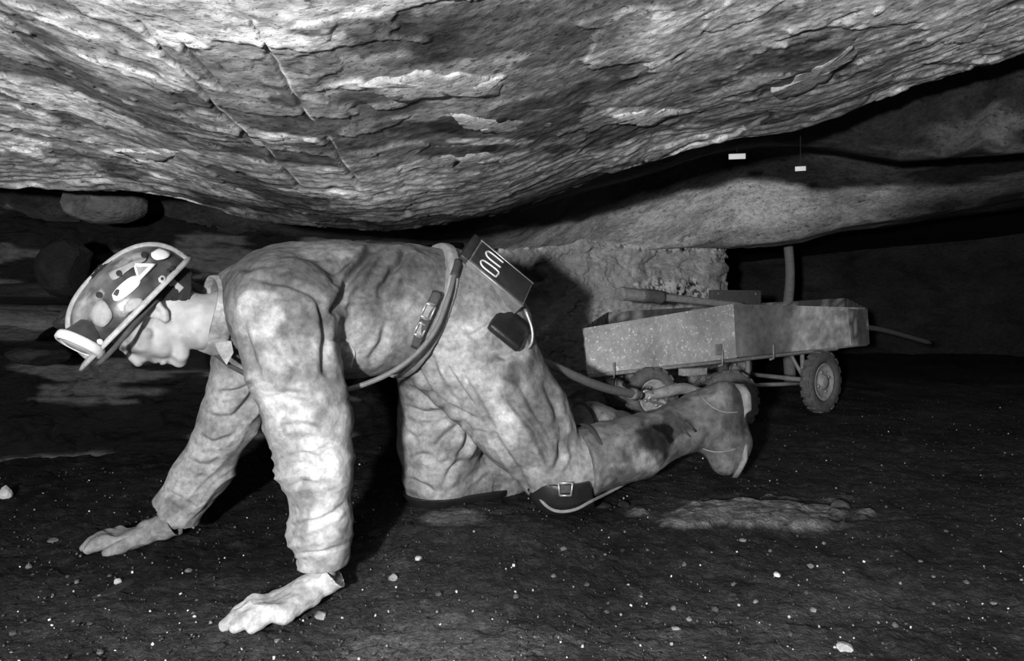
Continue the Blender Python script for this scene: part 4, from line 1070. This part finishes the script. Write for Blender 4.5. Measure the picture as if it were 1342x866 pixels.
# frame rail under the near side, its hooks and the far rail
for off, nm in ((.0, 'frame_rail'), (1.0, 'frame_rail')):
    A = CL+endv*off-up*.008+cn*.004; B_ = CL+(CR-CL)*.86+endv*off-up*.008+cn*.004
    v, f = tube_mesh([A, (A+B_)/2, B_, B_+up*.02+cu*.008], .0085, 8); mesh_obj(nm, v, f, M['iron'], cart)
for (x, y, d) in ((803,489,3.14),(945,472,3.40),(1012,464,3.55)):
    A = P(x, y, d)
    v, f = tube_mesh([A+cn*.008+up*.045, A+cn*.008, A+cn*.008-up*.02, A+cn*.008-up*.024-cu*.025], .005, 6); mesh_obj('rail_hook', v, f, M['iron'], cart)
v, f = box_mesh(P(940,458,3.38)+cn*.006, cu*.035, cn*.008, up*.05, .002); mesh_obj('hinge_tab', v, f, M['iron'], cart)
# undercarriage
def bar(a, b, r=.011, m='iron', name='strut', par=cart):
    a, b = np.asarray(a), np.asarray(b); v, f = tube_mesh([a, (a+b)/2, b], r, 8); return mesh_obj(name, v, f, M[m], par)
W1 = P(854, 519, 3.18); W2 = P(956, 526, 3.25); W3 = P(1076, 500, 3.72)
bar(P(980,470,3.62), P(980,507,3.62), .012); bar(P(978,505,3.62), P(1062,503,3.72)-cn*.03, .010, name='axle_bar')
bar(P(1051,462,3.72), P(1053,505,3.72), .011); bar(P(1036,464,3.74), P(1057,502,3.72), .009)
def wheel(c, r, wd, nrm, name='wheel'):
    c = np.asarray(c); nrm = unit(nrm)
    prof = [(-wd*.35, r*.60), (-wd*.5, r*.72), (-wd*.5, r*.90), (-wd*.3, r*.98), (0, r), (wd*.3, r*.98), (wd*.5, r*.90), (wd*.5, r*.72), (wd*.35, r*.60), (-wd*.35, r*.60)]
    v, f = lathe_mesh(c, nrm, prof, 36); f = f[:-2]; o = mesh_obj(name, v, f, M['tyre'], cart)
    v, f = lathe_mesh(c, nrm, [(-wd*.36, r*.62), (wd*.36, r*.62), (wd*.36, r*.52), (wd*.18, r*.48), (wd*.18, r*.22), (wd*.45, r*.20), (wd*.5, r*.10), (wd*.5, 0)], 28); mesh_obj('rim', v, f, M['hub'], o)
    a = unit(np.cross(nrm, up)); b = np.cross(nrm, a)
    for k in range(4):
        th = k*math.pi/2+.4; dv = a*math.cos(th)+b*math.sin(th)
        v, f = lathe_mesh(c+dv*r*.34+nrm*wd*.18, nrm, [(0, .009), (.008, .008), (.009, 0)], 8); mesh_obj('wheel_nut', v, f, M['steel'], o)
    # tread blocks
    for k in range(18):
        th = 2*math.pi*k/18; dv = a*math.cos(th)+b*math.sin(th); tv = np.cross(nrm, dv)
        v, f = box_mesh(c+dv*r*.985, nrm*wd*.8, tv*r*.22, dv*.010, .002); mesh_obj('tread_block', v, f, M['tyre'], o)
    return o
wn = unit(cn+cu*.16)
wheel(W1, .118, .05, unit(cn+np.array([-.1,0,0]))); wheel(W2, .132, .05, unit(cn+np.array([-.25,0,0]))); wheel(W3, .150, .055, wn)
wheel(W3-cn*.56, .150, .055, wn); wheel(W1-cn*.46+cu*.2, .118, .05, wn)
bar(W3-cn*.03, W3-cn*.56, .012, name='axle'); bar(W1, W1-cn*.46+cu*.2, .012, name='axle'); bar(W2, W2-cn*.2, .012, name='axle')
for W in (W1, W2): bar(W-cn*.03, np.array([W[0], W[1], CL[2]])-cn*.03, .012, name='fork')
bar(W3-cn*.56, np.array([*(W3-cn*.56)[:2], .44]), .012)
v, f = box_mesh(P(908,487,3.26), cu*.13, cn*.04, up*.03, .004); mesh_obj('axle_bracket', v, f, M['hub'], cart)
# push bar at the rear
v, f = tube_mesh(spline(pts([(1132,428,3.95),(1165,434,4.08),(1222,450,4.3)]), 14), [.014]*7+[.013]*7, 8); mesh_obj('push_bar', v, f, M['wooddark'], cart)
# draw bar at the front where the tow hose hooks on
v, f = tube_mesh(spline(pts([(835,521,2.60),(865,515,2.62),(895,509,2.66),(922,514,2.75),(950,505,3.2)]), 30), list(np.interp(np.linspace(0,1,30),[0,.3,.6,1],[.012,.020,.020,.012])), 10); mesh_obj('draw_bar', v, f, M['iron'], cart)

tow = empty('tow_hose', P(760, 495, 2.3), 'thick dark hose running from between the miner\'s legs to the cart', 'hose')
v, f = tube_mesh(spline(pts([(688,452,2.14),(705,470,2.16),(735,484,2.25),(770,500,2.35),(800,510,2.45),(840,518,2.58)]), 50), list(np.interp(np.linspace(0,1,50),[0,.5,1],[.010,.0135,.0150])), 12); mesh_obj('hose', v, f, M['cord'], tow)
v, f = lathe_mesh(P(826,516,2.54), P(845,519,2.60)-P(826,516,2.54), [(0,.018),(.012,.020),(.03,.020),(.034,.015)], 16); mesh_obj('coupling', v, f, M['steel'], tow)
v, f = tube_mesh(spline(pts([(838,520,2.58),(846,512,2.58),(856,516,2.6),(850,524,2.6),(870,530,2.65),(905,533,2.7)]), 30), .005, 7); mesh_obj('hook', v, f, M['steel'], tow)

# things lying in the cart
hd = empty('tool_handle', P(860, 390, 3.35), 'pale wooden tool handle with rounded end lying across the cart', 'tool')
tp = spline(pts([(813,385,3.30),(818,385,3.31),(850,388,3.36),(885,391,3.42),(940,397,3.52),(975,401,3.58)]), 26)
v, f = tube_mesh(tp, list(np.interp(np.linspace(0,1,26), [0,.04,.1,.35,.5,1], [.012,.026,.031,.028,.018,.015])), 12); mesh_obj('shaft', v, f, M['wood'], hd)
v, f = tube_mesh(spline(pts([(842,387,3.34),(856,388,3.37),(868,390,3.39)]), 8), .0305, 12); mesh_obj('grip_wrap', v, f, M['wooddark'], hd)
a, b = P(931,390,3.98), P(995,390,4.15)
bd = empty('wooden_board', (a+b)/2, 'short dark board standing up in the cart behind the tool handle', 'board')
v, f = box_mesh((a+b)/2-up*.06, (b-a), unit(np.cross(b-a, up))*.03, up*.20, .004); mesh_obj('plank', v, f, M['wooddark'], bd)
for t in (.12, .88):
    v, f = lathe_mesh(a+(b-a)*t+up*.02+unit(np.cross(b-a, up))*.015, unit(np.cross(b-a, up)), [(0,.006),(.003,.006),(.004,0)], 8); mesh_obj('nail', v, f, M['steel'], bd)

# prop in the side opening
pb = P(1033, 400, 5.0); pr = empty('roof_prop', (pb[0], pb[1], .15), 'thin pale timber prop standing in the dark opening behind the cart', 'prop')
zt = float(roof_base(np.array([pb[0]]), np.array([pb[1]]))[0])
hs_ = np.linspace(.13, zt-.05, 14); V = [np.array([pb[0]+.012*math.sin(h*9), pb[1], h]) for h in hs_]
v, f = tube_mesh(V, [.034+.004*math.sin(5*h) for h in hs_], 12); mesh_obj('post', v, f, M['wood'], pr)
v, f = box_mesh((pb[0], pb[1], zt-.03), np.array([.16,0,0]), np.array([0,.12,0]), up*.06, .008); mesh_obj('cap_wedge', v, f, M['wooddark'], pr)

# survey tags on the dark roof
for (x, y, w_, h_, lab) in ((966,205,22,7,'larger white paper tag hanging under the dark roof'), (1049,221,14,6,'smaller dim white tag hanging under the dark roof farther right')):
    p = P(x, y, 2.62); sx, sz = w_*2.62/FPX, h_*2.62/FPX
    zt = float(roof_base(np.array([p[0]]), np.array([p[1]]))[0])
    e = empty('survey_tag', p, lab, 'tag', 'survey tags')
    v, f = box_mesh(p, np.array([sx, 0, sz*.12]), np.array([0, .003, 0]), np.array([0, 0, sz]), .0006); mesh_obj('card', v, f, M['paper'], e)
    v, f = tube_mesh([p+up*sz*.4, (p+np.array([p[0], p[1], zt+.02]))/2, np.array([p[0], p[1], zt+.02])], .0006, 5); mesh_obj('wire', v, f, M['strap'], e)

# ================================================================== STONES AND GRIT
def on_floor(px, py):
    d = np.linspace(1.2, 5.5, 2200); x = (px-671)/FPX*d; z = CZ+(HY-py)/FPX*d
    k = np.argmax(z < floor_z(x, d)); return np.array([x[k], d[k], floor_z(x[k:k+1], d[k:k+1])[0]])
STONES = [(42,562,20,9,.16,'flat grey stone on the black floor far left'),(8,648,9,11,.45,'pale stone at the left edge of the floor'),(1107,849,14,8,.62,'white stone at the bottom right of the floor'),
          (420,806,10,5,.30,'flat pale chip behind the near glove'),(160,538,4,4,.8,'tiny bright chip on the dark floor left of the far sleeve'),(1018,754,6,4,.62,'pale chip on the open floor right of centre'),(885,826,8,5,.33,'grey chip near the bottom edge right of centre'),
          (548,733,6,4,.5,'pale chip below the far knee'),(790,663,12,5,.02,'flat black coal piece beside the near boot'),(818,662,9,5,.02,'smaller black coal piece beside the near boot'),(1100,663,12,8,.05,'dark coal lump at the end of the pale floor patch'),
          (515,757,7,5,.25,'grey chip between the near glove and far knee'),(155,762,5,4,.5,'pale chip in front of the far glove'),(70,708,9,3,.2,'thin grey sliver left of the far glove'),(150,772,40,3,.03,'long thin dark stick on the floor before the far glove')]
for i, (x, y, rx, ry, g, lab) in enumerate(STONES):
    p = on_floor(x, y+ry*.4); s = p[1]/FPX
    o = rock_blob('stone', p+np.array([0, 0, ry*s*.35]), (rx*s*1.1, min(rx*.8, 12)*s, ry*s*1.1), 900+i, g, M['stone'], None, .3, 2)
    tag(o, lab, 'stone')
# rubble between the miner's legs and the pillar
for i, (x, y, d, r_) in enumerate([(760,520,2.95,.055),(785,527,2.9,.05),(738,515,3.0,.05),(752,545,2.85,.045)]):
    z = float(floor_z(np.array([(x-671)/FPX*d]), np.array([d]))[0])
    p = P(x, y, d); o = rock_blob('coal_lump', (p[0], p[1], max(z+r_*.4, p[2])), (r_, r_, r_*1.0), 950+i, .08, M['stone'], None, .5, 3)
    o.location.z = z+r_*.55; tag(o, 'dark coal lump heaped behind the miner\'s near knee', 'coal', 'coal lumps behind the knee')
# scattered coal lumps
for i in range(70):
    while True:
        x = rng.uniform(10, 1330); y = rng.uniform(690, 862)
        if not (270 < x < 480 and y < 840) and not (90 < x < 250 and y < 725) and not (520 < x < 900 and y < 690): break
    p = on_floor(x, y); r_ = rng.uniform(.005, .011)
    g_ = .05*rng.uniform(.5, 4)
    o = rock_blob('coal_lump', p+np.array([0,0,r_*.3]), (r_, r_*rng.uniform(.7,1), r_*rng.uniform(.5,.8)), 1000+i, g_, M['stone'], None, .4, 1)
    reg = 'left of the near glove' if x < 280 else 'just below the near glove' if x < 480 else 'below the miner\'s knees' if x < 860 else 'on the open floor below the cart'
    kd = 'grey' if g_ > .11 else 'black'; sz = 'larger' if r_ > .008 else 'tiny'
    tag(o, sz+' '+kd+' coal lump lying '+reg, 'coal', sz+' '+kd+' coal lumps '+reg)
# grit: countless chips, one mesh
bm = bmesh.new(); bmesh.ops.create_icosphere(bm, subdivisions=1, radius=1.0)
I0 = np.array([list(v.co) for v in bm.verts]); I0f = np.array([[v.index for v in f.verts] for f in bm.faces]); bm.free()
bm = bmesh.new(); bmesh.ops.create_cube(bm, size=1.4); C0 = np.array([list(v.co) for v in bm.verts]); C0f = np.array([[v.index for v in f.verts] for f in bm.faces]); bm.free()
gy = 1.33+3.0*rng.random(9500)**1.9; gx = gy*rng.uniform(-.85, .85, 9500)
ok = gy < np.interp(gx, [-2.6, -1.5, -.8, -.1, .4, 1.2, 1.3], [2.3, 2.75, 2.9, 3.25, 3.7, 4.2, 4.4]); gx, gy = gx[ok], gy[ok]; n = len(gx); gz = floor_z(gx, gy)
gr = (.0010+.0035*rng.random(n)**3)
gc = np.where(rng.random(n) < .13, rng.uniform(.3, .9, n), rng.uniform(.02, .12, n))
VV = []; CC = []
for k in range(n):
    R = rng.normal(size=(3,3)); R, _ = np.linalg.qr(R)
    VV.append((C0*(rng.uniform(.5, 1, 3)))@R.T*gr[k]+np.array([gx[k], gy[k], gz[k]+.004])); CC.append(np.full(8, gc[k]))
FF = (C0f[None]+8*np.arange(n)[:,None,None]).reshape(-1, 4)
o = mesh_obj('coal_grit', np.vstack(VV), FF, M['grit'], None, np.concatenate(CC), smooth=False)
tag(o, 'fine coal grit and pale chips strewn across the floor', 'grit', None, 'stuff')
